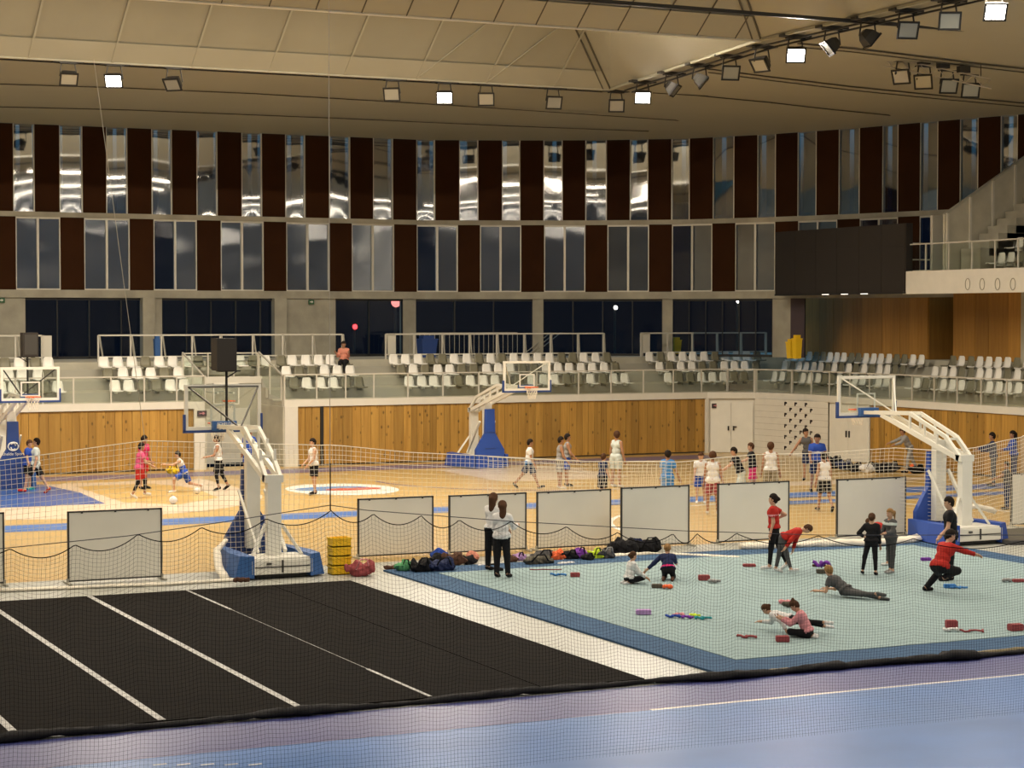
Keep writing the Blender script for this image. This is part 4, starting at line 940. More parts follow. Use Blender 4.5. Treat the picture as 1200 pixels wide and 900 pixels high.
for o_, z_ in ((.30, 13.86), (.62, 13.82)):
    for (ya, xa), (yb, xb) in zip([(66.0, ex_(66.0)), (52.9, ex_(52.9))] , [(52.9, ex_(52.9)), (30, 33.3)]):
        MB().bar((xa + o_, ya, z_), (xb + o_, yb, z_), .06, .05).build('lamp_track', 'dark_metal', ceil)
# small hung truss with four floods on the right
tr = thing('lighting_truss', 'thin hanging truss carrying four unlit floodlights at the upper right', 'truss', gu(1036, 66, 38.8))
a = gu(1036, 66, 38.8); b = gu(1162, 93, 38.8 + 3.0); d = b - a
m_ = MB()
for off in ((0, 0, 0), (0.0, 0, -.30)): m_.bar(Vector(off), d + Vector(off), .035, .035)
m_.build('chord', 'rope', tr)
m_ = MB()
for k in range(12): m_.bar(d * (k / 12) + Vector((0, 0, -.3 * (k % 2))), d * ((k + 1) / 12) + Vector((0, 0, -.3 * ((k + 1) % 2))), .02, .02)
m_.build('lacing', 'rope', tr)
for s in (.08, .5, .9): MB().bar(d * s, d * s + Vector((0, 0, .62)), .02, .02).build('hanger', 'dark_metal', tr)
for k, s in enumerate((.19, .37, .55, .74)):
    MB().box(d.x * s - .2, d.x * s + .2, d.y * s - .1, d.y * s + .1, d.z * s + .02, d.z * s + .22).build('ballast_unit', 'dark_metal', tr)
for k, (px, py) in enumerate(((1058, 88), (1083, 94), (1110, 99), (1136, 104))):
    q = gu(px, py, 39.35 + .68 * k)
    flood('unlit floodlight hung from the thin truss, %s of four from the left' % ORD[k], q, (2.55, 2.75, 3.3, 3.2)[k] - YAW, 25, False, False)
# roof luminaires out of sight; farthest row and right-hand ones added for their light
for i, (x, y, z, p) in enumerate(ROW_LAMPS):
    t = thing('roof_luminaire', ('unseen white roof luminaire, %s of three from the left, %s row from the far wall' % (ORD[i % 3], ORD[i // 3])) if i < 21 else 'added roof luminaire over the right-hand stand, %s row, %s one' % (ORD[(i - 21) // 2], ('inner', 'outer')[(i - 21) % 2]), 'lamp', (x, y, z), 0, 'long roof luminaires')
    MB().box(-5.7, 5.7, -.3, .3, 0, .12).build('housing', 'white_metal', t)
    for s in (-4, 4): MB().box(s - .03, s + .03, -.03, .03, .12, .3 if z > 15 or z < 13 else 2.4).build('hanger', 'dark_metal', t)

# ================================================================== NETS
def interp(tab, x):
    if x <= tab[0][0]: return tab[0][1]
    for (a, va), (b, vb) in zip(tab, tab[1:]):
        if x <= b: return va + (vb - va) * (x - a) / (b - a)
    return tab[-1][1]
def net(name, label, cat, y, peaks, cell, rad, m, sag, x0, x1, zb=0.01, rope_r=0.012, wob=0.05, rows=None, path=None):
    """peaks: (x, z) of the tied points of the top rope; the rope sags between them"""
    def top(x):
        for (a, va), (b, vb) in zip(peaks, peaks[1:]):
            if x <= b:
                t = (x - a) / (b - a); return va + (vb - va) * t - sag * 4 * t * (1 - t)
        return peaks[-1][1]
    def yy(x, z): return (y if path is None else interp(path, x)) + wob * math.sin(x * 1.7 + z * .8) + wob * .6 * math.sin(x * 4.1 - z)
    t = thing(name, label, cat, ((x0 + x1) / 2, y, 0)); ox = (x0 + x1) / 2
    n = int((x1 - x0) / cell); nr = rows or int(2.9 / cell)
    vs = []; fs = []
    def strand(pts):
        o = len(vs)
        for i, p in enumerate(pts):
            d = (pts[min(i + 1, len(pts) - 1)] - pts[max(i - 1, 0)]); u = Vector((0, 1, 0)); s = d.cross(u).normalized() * rad
            vs.extend([p + s, p - s * .5 + u * rad * .87, p - s * .5 - u * rad * .87])
        for i in range(len(pts) - 1):
            for k in range(3): fs.append((o + i * 3 + k, o + i * 3 + (k + 1) % 3, o + i * 3 + 3 + (k + 1) % 3, o + i * 3 + 3 + k))
    for i in range(n + 1):
        x = x0 + (x1 - x0) * i / n; z = top(x)
        strand([Vector((x - ox + 0.02 * math.sin(k + x), yy(x, zb + (z - zb) * k / 8) - y, zb + (z - zb) * k / 8)) for k in range(9)])
    for j in range(1, nr):
        k = max(2, int((x1 - x0) / (.08 if cell < .08 else .25))); fr = j / nr
        strand([Vector((x - ox, yy(x, zb + (top(x) - zb) * fr) - y, zb + (top(x) - zb) * fr)) for x in [x0 + (x1 - x0) * i / k for i in range(k + 1)]])
    me = bpy.data.meshes.new('mesh_cords'); me.from_pydata([tuple(v) for v in vs], [], fs); me.materials.append(MAT[m]); link('mesh_cords', me, t, kind='stuff')
    k = int((x1 - x0) / .03); MB().tube([Vector((x - ox, yy(x, top(x)) - y, top(x))) for x in [x0 + (x1 - x0) * i / k for i in range(k + 1)]], rope_r, 5).build('top_rope', m, t, kind='stuff')
    return t, top
NY = 22.0
pk = [(3.2, 2.93)] + [(q.x, q.z) for q in [gv(a, b, NY) for a, b in ((12, 643), (87, 638), (162, 626), (236, 618), (313, 608), (387, 598), (437, 602), (493, 604), (538, 609), (600, 611), (664, 617), (724, 624), (787, 625), (816, 625), (863, 625), (960, 628), (1070, 631), (1200, 634))]] + [(19.1, 2.40), (20.0, 2.38), (21.0, 2.40), (22.0, 2.38), (23.0, 2.4), (24.0, 2.38), (25.0, 2.4), (26.0, 2.38)]
bn, _ = net('divider_net', 'large fine black net hanging in front of the mats', 'net', NY, pk, 0.046, 0.0013, 'net_black', 0.12, 3.2, 25.9, rope_r=.006, wob=.02, rows=64)
cable = MB(); cp = [(3.2, 3.05)] + [(q.x, q.z) for q in [gv(a, b, NY) for a, b in ((0, 643), (150, 628), (260, 612), (387, 592), (430, 598), (600, 611), (800, 622), (960, 627), (1200, 627))]]
cable.tube([Vector((x - 14.55, 0, z)) for x, z in cp + [(26, 2.5)]], .005, 5).build('carrying_cable', 'c_dgrey', bn)
q = gv(387, 530, NY); MB().tube([Vector((q.x - 14.55, 0, interp(pk, q.x))), Vector((q.x - 14.55, 0, interp(pk, q.x) + .55))], .008, 5).build('rope_tail', 'c_black', bn)
r_ = gv(387, 598, NY); MB().tube([(r_.x, NY, r_.z), (r_.x, NY, 15.8)], .0045, 5).build('hanging_rope', 'rope', None, label='thin pale rope hanging straight down to the black net', category='rope')
WY = 41.95
wp = [(4.5, 2.5)] + [(q.x, q.z) for q in [gv(a, b, WY) for a, b in ((3, 540), (172, 517), (396, 523), (497, 533), (590, 537), (705, 543), (800, 542), (885, 533), (960, 531), (1085, 520), (1195, 510), (1290, 515))]]
net('divider_net', 'white coarse net sagging behind the row of partition boards', 'net', WY, wp, 0.115, 0.0052, 'net_white', 0.0, 4.5, 36.5, rope_r=.010, wob=.03, rows=24, path=[(4, 42.0), (15.2, 42.2), (16.1, 42.9), (22.6, 42.6), (24.6, 42.1), (28, 41.95), (30.35, 41.6), (30.6, 40.12), (31.6, 40.1), (34.2, 41.5), (35.0, 42.2), (37, 42.3)])
wq = [(x, z_ - .02) for x, z_ in wp if 18.8 < x < 26.3]
net('divider_net', 'doubled fold of the white net between the far hoop and the corner door', 'net', WY + .9, wq, 0.115, 0.005, 'net_white', 0.0, wq[0][0], wq[-1][0], zb=1.25, rope_r=.008, wob=.05, rows=9)
a, b = gv(170, 517, WY), gv(110, 70, WY - 3); MB().tube([a, b], .007, 5).build('hanging_rope', 'rope', None, label='thin slanting pale rope running up to the roof on the left', category='rope')
# slack net piled along the floor, rising over the right hoop base
def P0(px, py, z=0.0): return gz(px, py, z)
lump_tube([P0(868, 645), P0(930, 643), P0(985, 641), P0(1030, 640), P0(1066, 637), P0(1090, 631)], .15, 21, .6).build('net_bundle', 'net_white', None, True, label='slack white net bundled on the floor behind the carpet', category='net')
c1 = gv(1065, 640, 41.3); c2 = gv(1110, 607, 41.3); c3 = gv(1165, 596, 41.2)
mb = lump_tube([(c1.x, 41.0, .12), (c1.x + .8, 41.1, .28), (c2.x, 41.3, .50), (c2.x + .9, 41.3, .58), (c3.x, 41.2, .45)], .12, 23, .6); mb.build('net_drape', 'net_white', None, True, label='white net drawn over the base of the right hoop', category='net')
lump_tube([(12.45, 40.3, 0), (12.5, 40.9, .15), (12.6, 41.4, .45), (12.9, 41.7, .62)], .08, 24, .7).build('net_drape', 'net_white', None, True, label='white net bunched over the left hoop base', category='net')
lump_tube([P0(0, 694), P0(100, 690), P0(200, 686), P0(275, 681)], .07, 25, .5).build('net_bundle', 'net_white', None, True, label='thin line of slack white net left of the big hoop', category='net')
lump_tube([P0(690, 655), P0(760, 650), P0(800, 652), P0(866, 655)], .07, 26, .5).build('net_bundle', 'net_white', None, True, label='low slack white net behind the dark coats', category='net')

# ================================================================== PEOPLE
def surfnet(f, org, h):
    s = f < 0; nx, ny, nz = f.shape
    cnt = np.zeros((nx - 1, ny - 1, nz - 1), int); pos = np.zeros((nx - 1, ny - 1, nz - 1, 3)); ne = np.zeros((nx - 1, ny - 1, nz - 1))
    S = lambda A, i, j, k: A[i:nx - 1 + i, j:ny - 1 + j, k:nz - 1 + k]
    for i in (0, 1):
        for j in (0, 1):
            for k in (0, 1): cnt += S(s, i, j, k)
    for ax in range(3):
        for u in (0, 1):
            for v in (0, 1):
                o0 = [0, 0, 0]; oth = [q for q in range(3) if q != ax]; o0[oth[0]] = u; o0[oth[1]] = v; o1 = list(o0); o1[ax] = 1
                a, b = S(f, *o0), S(f, *o1); c = (a < 0) != (b < 0); t = np.where(c, a / np.where(c, a - b, 1), 0)
                pos[..., ax] += np.where(c, t, 0); pos[..., oth[0]] += np.where(c, u, 0); pos[..., oth[1]] += np.where(c, v, 0); ne += c
    act = (cnt > 0) & (cnt < 8); idx = -np.ones(act.shape, int); idx[act] = np.arange(act.sum())
    I = np.argwhere(act); V = (I + pos[act] / ne[act][:, None]) * h + np.array(org)
    F = []
    for ax in range(3):
        o = [0, 0, 0]; o[ax] = 1; sh = [slice(1, n - 1) for n in f.shape]; sa = tuple(sh[q] if q != ax else slice(0, f.shape[q] - 1) for q in range(3)); sb = tuple(sh[q] if q != ax else slice(1, f.shape[q]) for q in range(3))
        c = s[sa] != s[sb]; W = np.argwhere(c); st_ = s[sa][c]; base = W.copy()
        for q in range(3):
            if q != ax: base[:, q] += 1
        u, v = [q for q in range(3) if q != ax]
        du = np.zeros(3, int); du[u] = 1; dv = np.zeros(3, int); dv[v] = 1
        q4 = [idx[tuple((base - x).T)] for x in (du * 0, du, du + dv, dv)]
        Q = np.stack(q4, 1); flip = st_ if ax != 1 else ~st_
        Q = np.where(flip[:, None], Q, Q[:, ::-1]); F.append(Q)
    return V, np.concatenate(F)
def seg_d(P, a, b, ra, rb):
    a = np.array(a, float); b = np.array(b, float); d = b - a; L = d.dot(d) + 1e-9
    t = np.clip(((P - a) @ d) / L, 0, 1); q = P - a - t[..., None] * d
    return np.sqrt((q * q).sum(-1)) - (ra + (rb - ra) * t), t
def blob(caps, h, k=0.03, pad=0.05, cut=None):
    pts = np.array([list(c[0]) for c in caps] + [list(c[1]) for c in caps]); r = max(max(c[2], c[3]) for c in caps) + pad
    lo = pts.min(0) - r; hi = pts.max(0) + r; n = np.ceil((hi - lo) / h).astype(int) + 1
    g = np.stack(np.meshgrid(*[lo[i] + h * np.arange(n[i]) for i in range(3)], indexing='ij'), -1); f = None
    for c in caps:
        d, _ = seg_d(g, *c[:4])
        if f is None: f = d
        else: m = np.clip(.5 + .5 * (f - d) / k, 0, 1); f = f * (1 - m) + d * m - k * m * (1 - m)
    if cut is not None: f = np.maximum(f, cut(g))
    return surfnet(f, lo, h)
def np_mesh(name, V, F, mats, mi=None):
    me = bpy.data.meshes.new(name); me.from_pydata(V.tolist(), [], F.tolist())
    for m in mats: me.materials.append(MAT[m] if isinstance(m, str) else m)
    if mi is not None: me.polygons.foreach_set('material_index', mi)
    me.polygons.foreach_set('use_smooth', [True] * len(me.polygons)); return me
def vdir(pitch, out, side):     # down-pointing limb swung forward by pitch and outward by out (degrees)
    v = Vector((0, 0, -1)); v = Matrix.Rotation(R(pitch), 3, 'X') @ v
    return Matrix.Rotation(-R(out) * side, 3, 'Y') @ v
def person(label, loc, heading, H=1.7, shirt='c_white', sleeve='short', legs='c_black', legstyle='long', shoes='c_white', hair='h_black', hairstyle='short', skin=1,
           lean=3, side=0, twist=0, head=(5, 0), armL=(8, 8, 12), armR=(8, 8, 12), legL=(0, 4, 0), legR=(0, 4, 0), shirt_len=0.0, fat=1.0, stripe=None, base_z=0.0, inL=0, inR=0, prone=None, mark=None, flo=None, group=None):
    """heading in degrees clockwise from 'away from the viewer'; limb = (forward swing, outward, bend)"""
    u = H / 1.70; t = thing('person', label, 'person', (loc[0], loc[1], 0), -YAW - R(heading), group)
    hip = Vector((0, 0, 0.0)); ld = Matrix.Rotation(-R(lean), 3, 'X') @ Vector((0, 0, 1)); ld = Matrix.Rotation(R(side), 3, 'Y') @ ld
    fwd = Matrix.Rotation(-R(lean), 3, 'X') @ Vector((0, 1, 0)); xr = Matrix.Rotation(-R(twist), 3, ld) @ Vector((1, 0, 0))
    waist = hip + ld * .17 * u; chest = hip + ld * .36 * u; neck = hip + ld * .50 * u
    sw = .165 * u * (1.0 + .25 * (fat - 1)); hd = (ld + Matrix.Rotation(-R(head[0]), 3, 'X') @ Vector((0, 0, 1)) * 1.4).normalized() if prone is None else Vector(prone).normalized()
    hc = neck + hd * .155 * u; hz = Matrix.Rotation(R(-head[1]), 3, hd); face = (hz @ (fwd if abs(lean) < 60 else Vector((0, 1, 0)))); face = (face - hd * face.dot(hd)).normalized()
    caps = []
    def cap(reg, a, b, ra, rb): caps.append((tuple(a), tuple(b), ra * u, rb * u, reg))
    f2 = fat
    cap('hip', hip - xr * .07 * u, hip + xr * .07 * u, .105 * f2, .105 * f2); cap('torso', waist - xr * .045 * u, waist + xr * .045 * u, .095 * f2, .095 * f2)
    cap('torso', chest - xr * .075 * u + fwd * .01, chest + xr * .075 * u + fwd * .01, .105 * f2, .105 * f2); cap('torso', hip + ld * .05, chest, .10 * f2, .10 * f2)
    cap('torso', neck - ld * .06 * u - xr * .1 * u, neck - ld * .06 * u + xr * .1 * u, .062, .062)
    cap('neck', neck - ld * .03 * u, hc - hd * .03 * u, .052, .048)
    cap('head', hc - hd * .03 * u + face * .015 * u, hc + hd * .035 * u, .078, .092); cap('head', hc - hd * .065 * u + face * .035 * u, hc - hd * .06 * u, .048, .055)
    cap('head', hc - hd * .005 * u + face * .085 * u, hc - hd * .025 * u + face * .10 * u, .010, .014)
    ends = []
    for s, (pp, oo, bb), reg, inn in ((-1, armL, 'L', inL), (1, armR, 'R', inR)):
        sh = neck - ld * .065 * u + xr * s * sw; d = vdir(pp, oo, s); el = sh + d * .285 * u
        d2 = vdir(pp + bb, oo - inn, s); wr = el + d2 * .245 * u
        cap('arm' + reg, sh, el, .050 * f2 ** .5, .040); cap('fore' + reg, el, wr, .038, .027)
        hn = wr + d2 * .075 * u; cap('hand' + reg, wr, hn, .028, .034); ends.append((wr, hn, d2, s))
    for s, (pp, oo, bb), reg in ((-1, legL, 'L'), (1, legR, 'R')):
        hj = hip + xr * s * .085 * u - ld * .03 * u; d = vdir(pp, oo, s); kn = hj + d * .41 * u; d2 = vdir(pp - bb, oo * .6, s); an = kn + d2 * .40 * u
        cap('thigh' + reg, hj, kn, .085 * f2 ** .5, .056); cap('shin' + reg, kn, an, .054, .036)
        fd = vdir(pp - bb + 80, oo * .6 + 8, s) if bb < 150 else vdir(pp - bb + 20, 0, s)
        if flo: fd = Vector(flo).normalized()
        cap('foot' + reg, an - fd * .02 * u - d2 * -.03 * u, an + fd * .17 * u + d2 * .035 * u, .038, .030)
    h = .019; V, F = blob([c for c in caps], h, .028)
    lab = np.zeros(len(V), int); best = np.full(len(V), 9.); tt = np.zeros(len(V))
    for i, c in enumerate(caps):
        d, tv = seg_d(V, *c[:4]); m = d < best; best[m] = d[m]; lab[m] = i; tt[m] = tv[m]
    zmin = V[:, 2].min(); V[:, 2] -= zmin; sh_ = Vector((0, 0, -zmin))
    t.location.z = base_z
    # fingers, eyes, ears, mouth joined into the body mesh
    ex = MB()
    for (wr, hn, d2, s) in ends:
        wr = wr + sh_; hn = hn + sh_; sd = d2.cross(Vector((0, 1, 0.15))).normalized(); 
        if sd.length < .5: sd = Vector((1, 0, 0))
        nrm = d2.cross(sd).normalized()
        for q, (o, ln) in enumerate(((-.024, .065), (-.008, .078), (.009, .073), (.025, .056))):
            a = hn + sd * o * u + d2 * .012 * u; b = a + (d2 + nrm * .25) * ln * .55 * u; c = b + (d2 + nrm * .8).normalized() * ln * .5 * u
            ex.tube([a, b, c], [.0105 * u, .0095 * u, .008 * u], 5)
        a = wr + d2 * .03 * u - sd * .026 * u; b = a + (d2 * .6 - sd * .9).normalized() * .035 * u; ex.tube([a, b, b + d2 * .028 * u], [.012 * u, .011 * u, .009 * u], 5)
    hc2 = hc + sh_; lr = hd.cross(face).normalized()
    for s in (-1, 1):
        e = hc2 + face * .088 * u + lr * s * .031 * u + hd * .012 * u; ex.ball(e, .0115 * u, 1, 6, 4)
        e = hc2 + lr * s * .090 * u - hd * .005 * u; ex.ball(e, (.014 * u, .02 * u, .028 * u), 0, 6, 4)
    mo = hc2 + face * .083 * u - hd * .055 * u; ex.bar(mo - lr * .022 * u, mo + lr * .022 * u, .012 * u, .009 * u, 2)
    n0 = len(V); V2 = np.concatenate([V, np.array(ex.v)]) if ex.v else V
    me = bpy.data.meshes.new('body'); fl = F.tolist() + [tuple(i + n0 for i in f) for f in ex.f]
    me.from_pydata(V2.tolist(), [], fl)
    for m in (SKIN[skin], MAT['eye_dark'], MAT['lip']): me.materials.append(m)
    me.polygons.foreach_set('material_index', [0] * len(F) + ex.mi); me.polygons.foreach_set('use_smooth', [True] * len(fl)); link('body', me, t)
    # vertex normals for the clothes
    fn = np.cross(V[F[:, 2]] - V[F[:, 0]], V[F[:, 3]] - V[F[:, 1]]); vn = np.zeros_like(V)
    for k in range(4): np.add.at(vn, F[:, k], fn)
    ln_ = np.linalg.norm(vn, axis=1, keepdims=True); vn /= np.where(ln_ > 0, ln_, 1)
    c0 = V.mean(0)
    regs = [caps[i][4] for i in lab]
    up = np.array([(V[i] - np.array(hip + sh_)).dot(np.array(ld)) for i in range(len(V))])
    def shell(name, test, off, m, flare=None, mats=None, mfun=None):
        ok = np.array([test(regs[i], tt[i], up[i]) for i in range(len(V))]); fm = ok[F].all(1); Fs = F[fm]
        if not len(Fs): return
        ids = np.unique(Fs); mp = -np.ones(len(V), int); mp[ids] = np.arange(len(ids)); o_ = np.full(len(ids), off) if flare is None else np.array([flare(regs[i], tt[i], up[i]) for i in ids])
        Vo = V[ids] + vn[ids] * o_[:, None]
        inner = V[ids] + vn[ids] * .002
        Fo = mp[Fs]; ed = {}
        for q in Fo:
            for k in range(4): e = (q[k], q[(k + 1) % 4]); ed[e] = 1
        rim = [(b, a, a + len(ids), b + len(ids)) for (a, b) in ed if (b, a) not in ed]
        VV = np.concatenate([Vo, inner]); FF = Fo.tolist() + rim
        me = bpy.data.meshes.new(name); me.from_pydata(VV.tolist(), [], FF)
        for x in (mats or [m]): me.materials.append(MAT[x])
        if mfun is not None:
            me.polygons.foreach_set('material_index', [mfun(np.mean([up[ids[k % len(ids)]] for k in f])) for f in FF])
        me.polygons.foreach_set('use_smooth', [True] * len(FF)); link(name, me, t)
    # lower garments
    if legstyle == 'long': shell('trousers', lambda r, q, z: r == 'hip' and z < .11 * u or r.startswith('thigh') or (r.startswith('shin') and q < .93) or (r == 'torso' and z < .06 * u), .008, legs)
    elif legstyle == 'loose': shell('trousers', lambda r, q, z: r == 'hip' or r.startswith('thigh') or r.startswith('shin') or (r == 'torso' and z < .06 * u), .022, legs)
    else:
        ln2 = .85 if legstyle == 'shorts' else .5
        shell('shorts', lambda r, q, z: r == 'hip' and z < .12 * u or (r.startswith('thigh') and q < ln2) or (r == 'torso' and z < .06 * u), .03, legs, flare=lambda r, q, z: .022 + (.028 * q if r.startswith('thigh') else 0))
        if stripe: shell('leggings', lambda r, q, z: (r.startswith('thigh') and q > .8) or (r.startswith('shin') and q < .75), .006, stripe)
    arm_to = {'none': -1, 'short': 1, 'long': 2}[sleeve]
    def st_(r, q, z):
        if r == 'torso': return True
        if r == 'hip': return z > -shirt_len
        if r.startswith('thigh') and shirt_len > .1: return q < (shirt_len - .08) / .4
        if r.startswith('arm'): return arm_to == 2 or (arm_to == 1 and q < .62)
        if r.startswith('fore'): return arm_to == 2 and q < .92
        return False
    loose = {'none': .014, 'short': .02, 'long': .017}[sleeve]
    shell('shirt', st_, loose, shirt, flare=lambda r, q, z: loose + (.016 if r == 'hip' or (r.startswith('thigh')) else 0) + (.022 if r.startswith('thigh') else 0), mats=[shirt, mark[0]] if mark else None, mfun=(lambda z: 1 if mark[1] < z / u < mark[2] else 0) if mark else None)
    if shoes: shell('shoe', lambda r, q, z: r == 'footL', .010, shoes); shell('shoe', lambda r, q, z: r == 'footR', .010, shoes)
    # hair
    hcaps = [(tuple(hc + hd * .03 * u - face * .012 * u), tuple(hc + hd * .045 * u - face * .005 * u), .103 * u, .100 * u), (tuple(hc - face * .035 * u), tuple(hc - hd * .03 * u - face * .04 * u), .080 * u, .066 * u)]
    fa, hdn, hcn = np.array(face), np.array(hd), np.array(hc)
    if hairstyle == 'pony': b = hc - face * .10 * u + hd * .03 * u; hcaps += [(tuple(b), tuple(b - face * .05 * u - Vector((0, 0, .03))), .032 * u, .036 * u), (tuple(b - face * .05 * u), tuple(b - face * .06 * u - Vector((0, 0, .22 * u))), .036 * u, .018 * u)]
    if hairstyle == 'bun': hcaps += [(tuple(hc - face * .115 * u + hd * .02 * u), tuple(hc - face * .125 * u + hd * .01 * u), .042 * u, .040 * u)]
    if hairstyle == 'topbun': hcaps += [(tuple(hc - face * .05 * u + hd * .13 * u), tuple(hc - face * .06 * u + hd * .14 * u), .040 * u, .038 * u)]
    if hairstyle == 'long': b = hc - face * .075 * u; hcaps += [(tuple(b), tuple(b - Vector((0, 0, .22 * u))), .078 * u, .075 * u), (tuple(b - Vector((0, 0, .2 * u))), tuple(b - Vector((0, 0, .40 * u)) - face * .02), .07 * u, .035 * u)]
    cut = lambda g: np.minimum(((g - hcn) @ fa) - .028 * u, -(((g - hcn) @ hdn) - .038 * u))
    Vh, Fh = blob(hcaps, .016, .02, .03, cut)
    Vh[:, 2] -= zmin; Vh = Vh + np.zeros(3)
    if len(Fh): link('hair', np_mesh('hair', Vh, Fh, [hair]), t)
    return t

def G(px, py, z=0.0): return gz(px, py, z)
WALK = dict(legL=(24, 3, 8), legR=(-20, 3, 16), armL=(-18, 8, 15), armR=(20, 8, 25))
# --- players on the far court, left to right
person('boy in pale tee and red shoes walking left by the padded hoop front', G(42, 579), 262, 1.74, 'c_pale', 'short', 'c_black', 'shorts', 'c_red', skin=2, hair='h_black', legL=(34, 3, 22), legR=(-24, 3, 6), armL=(-6, 6, 20), armR=(10, 8, 30), head=(-6, 0), lean=-2, shirt_len=.12)
person('boy in blue tee half hidden behind the boy in pale tee', G(33, 574), 100, 1.58, 'c_blue', 'short', 'c_black', 'shorts', 'c_teal', skin=2, hair='h_brown', head=(20, 0), shirt_len=.14)
person('boy in pink tee and red shorts stepping right near the left court', G(163, 584), 70, 1.66, 'c_pink', 'short', 'c_red', 'shorts', 'c_white', skin=1, lean=8, legL=(30, 4, 30), legR=(-6, 5, 20), armL=(30, 14, 50), armR=(20, 20, 40), stripe='c_black', shirt_len=.05)
person('dark haired player in pink standing right behind the pink tee boy', G(168, 573), 120, 1.70, 'c_magenta', 'short', 'c_red', 'shorts', 'c_black', skin=1, head=(15, -30))
person('boy in blue and white kit running low towards the left', G(216, 577), 258, 1.52, 'c_white', 'none', 'c_blue', 'shorts', 'c_white', skin=2, lean=22, legL=(62, 4, 60), legR=(-26, 4, 52), armL=(62, 8, 34), armR=(-20, 12, 55), stripe=None, mark=('c_blue', 0.0, .24), shirt_len=.03)
person('boy in white vest and black leggings walking in front of the stairwell', G(256, 575), 262, 1.72, 'c_white', 'none', 'c_black', 'shorts', 'c_black', skin=1, stripe='c_black', head=(14, 0), legL=(10, 4, 22), legR=(-14, 4, 14), armL=(22, 8, 55), armR=(-24, 26, 40), hairstyle='short')
person('boy in blue tee and blue shorts standing before the stairwell door', G(292, 561), 10, 1.70, 'c_blue', 'short', 'c_blue', 'shorts', 'c_black', skin=1, armL=(4, 12, 14), armR=(20, 16, 80), head=(20, 40), legL=(0, 7, 0), legR=(0, 7, 0))
person('boy in white vest and black shorts standing on the centre circle', G(368, 580), 245, 1.72, 'c_white', 'none', 'c_black', 'shorts', 'c_black', skin=2, armL=(10, 6, 30), armR=(14, 6, 34), inL=30, inR=30, legL=(4, 6, 4), legR=(-4, 6, 4), shirt_len=.05)
person('boy in white and blue tee striding right past the bright blue hoop', G(620, 573), 88, 1.64, 'c_white', 'short', 'c_navy', 'shorts', 'c_black', skin=1, legL=(-30, 3, 10), legR=(24, 3, 2), armL=(-16, 8, 20), armR=(8, 8, 20), mark=('c_sky', -.2, .04), shirt_len=.10)
person('boy in grey vest and grey shorts walking right by the pine wall', G(656, 573), 80, 1.66, 'c_grey', 'none', 'c_grey', 'shorts', 'c_white', skin=1, armL=(6, 6, 14), armR=(12, 8, 24), shirt_len=.04)
person('boy in dark blue shorts just behind the grey vested boy', G(664, 570), 85, 1.70, 'c_grey', 'none', 'c_blue', 'shorts', 'c_black', skin=1, armL=(10, 6, 20), armR=(16, 8, 30), head=(0, 0))
person('tall boy in long pale jersey seen from behind at the pine wall', G(722, 571), 40, 1.80, 'c_pale', 'none', 'c_pale', 'shorts', 'c_white', skin=1, armL=(0, 12, 10), armR=(0, 12, 10), shirt_len=.28, head=(0, -50), hair='h_brown')
person('dark clothed child looking right behind the partition boards', G(706, 591), 60, 1.48, 'c_navy', 'short', 'c_black', 'shorts', 'c_black', skin=2, hair='h_brown', head=(10, -20))
person('boy in bright blue tee seen from behind above the boards', G(782, 596), 25, 1.66, 'c_sky', 'short', 'c_sky', 'shorts', 'c_white', skin=1, shirt_len=.12, armL=(6, 10, 12), armR=(12, 16, 14), head=(0, -30))
person('boy in white tee and blue shorts facing the viewer at the gap', G(821, 590), 180, 1.50, 'c_white', 'short', 'c_blue', 'shorts', 'c_white', skin=2, hair='h_brown', head=(18, 0))
person('boy in white vest and red shorts seen from behind in the gap', G(835, 604), 8, 1.74, 'c_white', 'none', 'c_brick', 'shorts', 'c_white', skin=1, hair='h_brown', armL=(4, 8, 8), armR=(6, 12, 10), legL=(6, 5, 6), legR=(-6, 5, 4), shirt_len=.08)
person('boy in black tee bending left behind the board', G(868, 589), 262, 1.66, 'c_black', 'short', 'c_pale', 'shorts', 'c_black', skin=2, lean=22, armL=(50, 8, 10), armR=(30, 10, 20), legL=(14, 5, 16), legR=(-14, 5, 14))
person('boy in black tee and magenta shorts looking left', G(882, 583), 268, 1.64, 'c_black', 'short', 'c_magenta', 'shorts', 'c_black', skin=2, hair='h_brown', armL=(48, 10, 24), armR=(-8, 8, 20), lean=6, legL=(10, 6, 4), legR=(-10, 6, 4))
person('boy in white vest and khaki shorts seen from behind', G(903, 589), 5, 1.78, 'c_white', 'none', 'c_khaki', 'shorts', 'c_white', skin=1, hair='h_brown', armL=(4, 10, 8), armR=(4, 10, 8), legL=(0, 7, 0), legR=(0, 7, 0), shirt_len=.02, head=(0, 10))
person('boy in dark tee behind the big man in blue', G(947, 563), 200, 1.74, 'c_dgrey', 'none', 'c_navy', 'shorts', 'c_black', skin=1, armL=(4, 12, 8), armR=(6, 34, 8), side=8, head=(10, -40))
person('big man in royal blue tee standing by the sports bags', G(957, 577), 175, 1.80, 'c_blue', 'short', 'c_navy', 'shorts', 'c_black', skin=1, fat=1.28, armL=(14, 14, 30), armR=(8, 10, 50), legL=(6, 5, 4), legR=(-4, 6, 4), head=(10, 15), mark=('c_white', .25, .29))
person('boy in white vest and black shorts walking away in the gap', G(966, 600), 345, 1.66, 'c_white', 'none', 'c_black', 'shorts', 'c_black', skin=1, hair='h_black', armL=(-6, 10, 12), armR=(10, 12, 12), legL=(14, 3, 6), legR=(-12, 3, 20), shirt_len=.02, head=(24, 0))
person('person in grey jacket and grey trousers bending over the bags', G(1066, 555), 265, 1.66, 'c_grey', 'long', 'c_grey', 'long', 'c_black', skin=1, hair='h_brown', lean=28, armL=(44, 12, 30), armR=(60, 14, 10), legL=(18, 8, 10), legR=(-16, 8, 14))
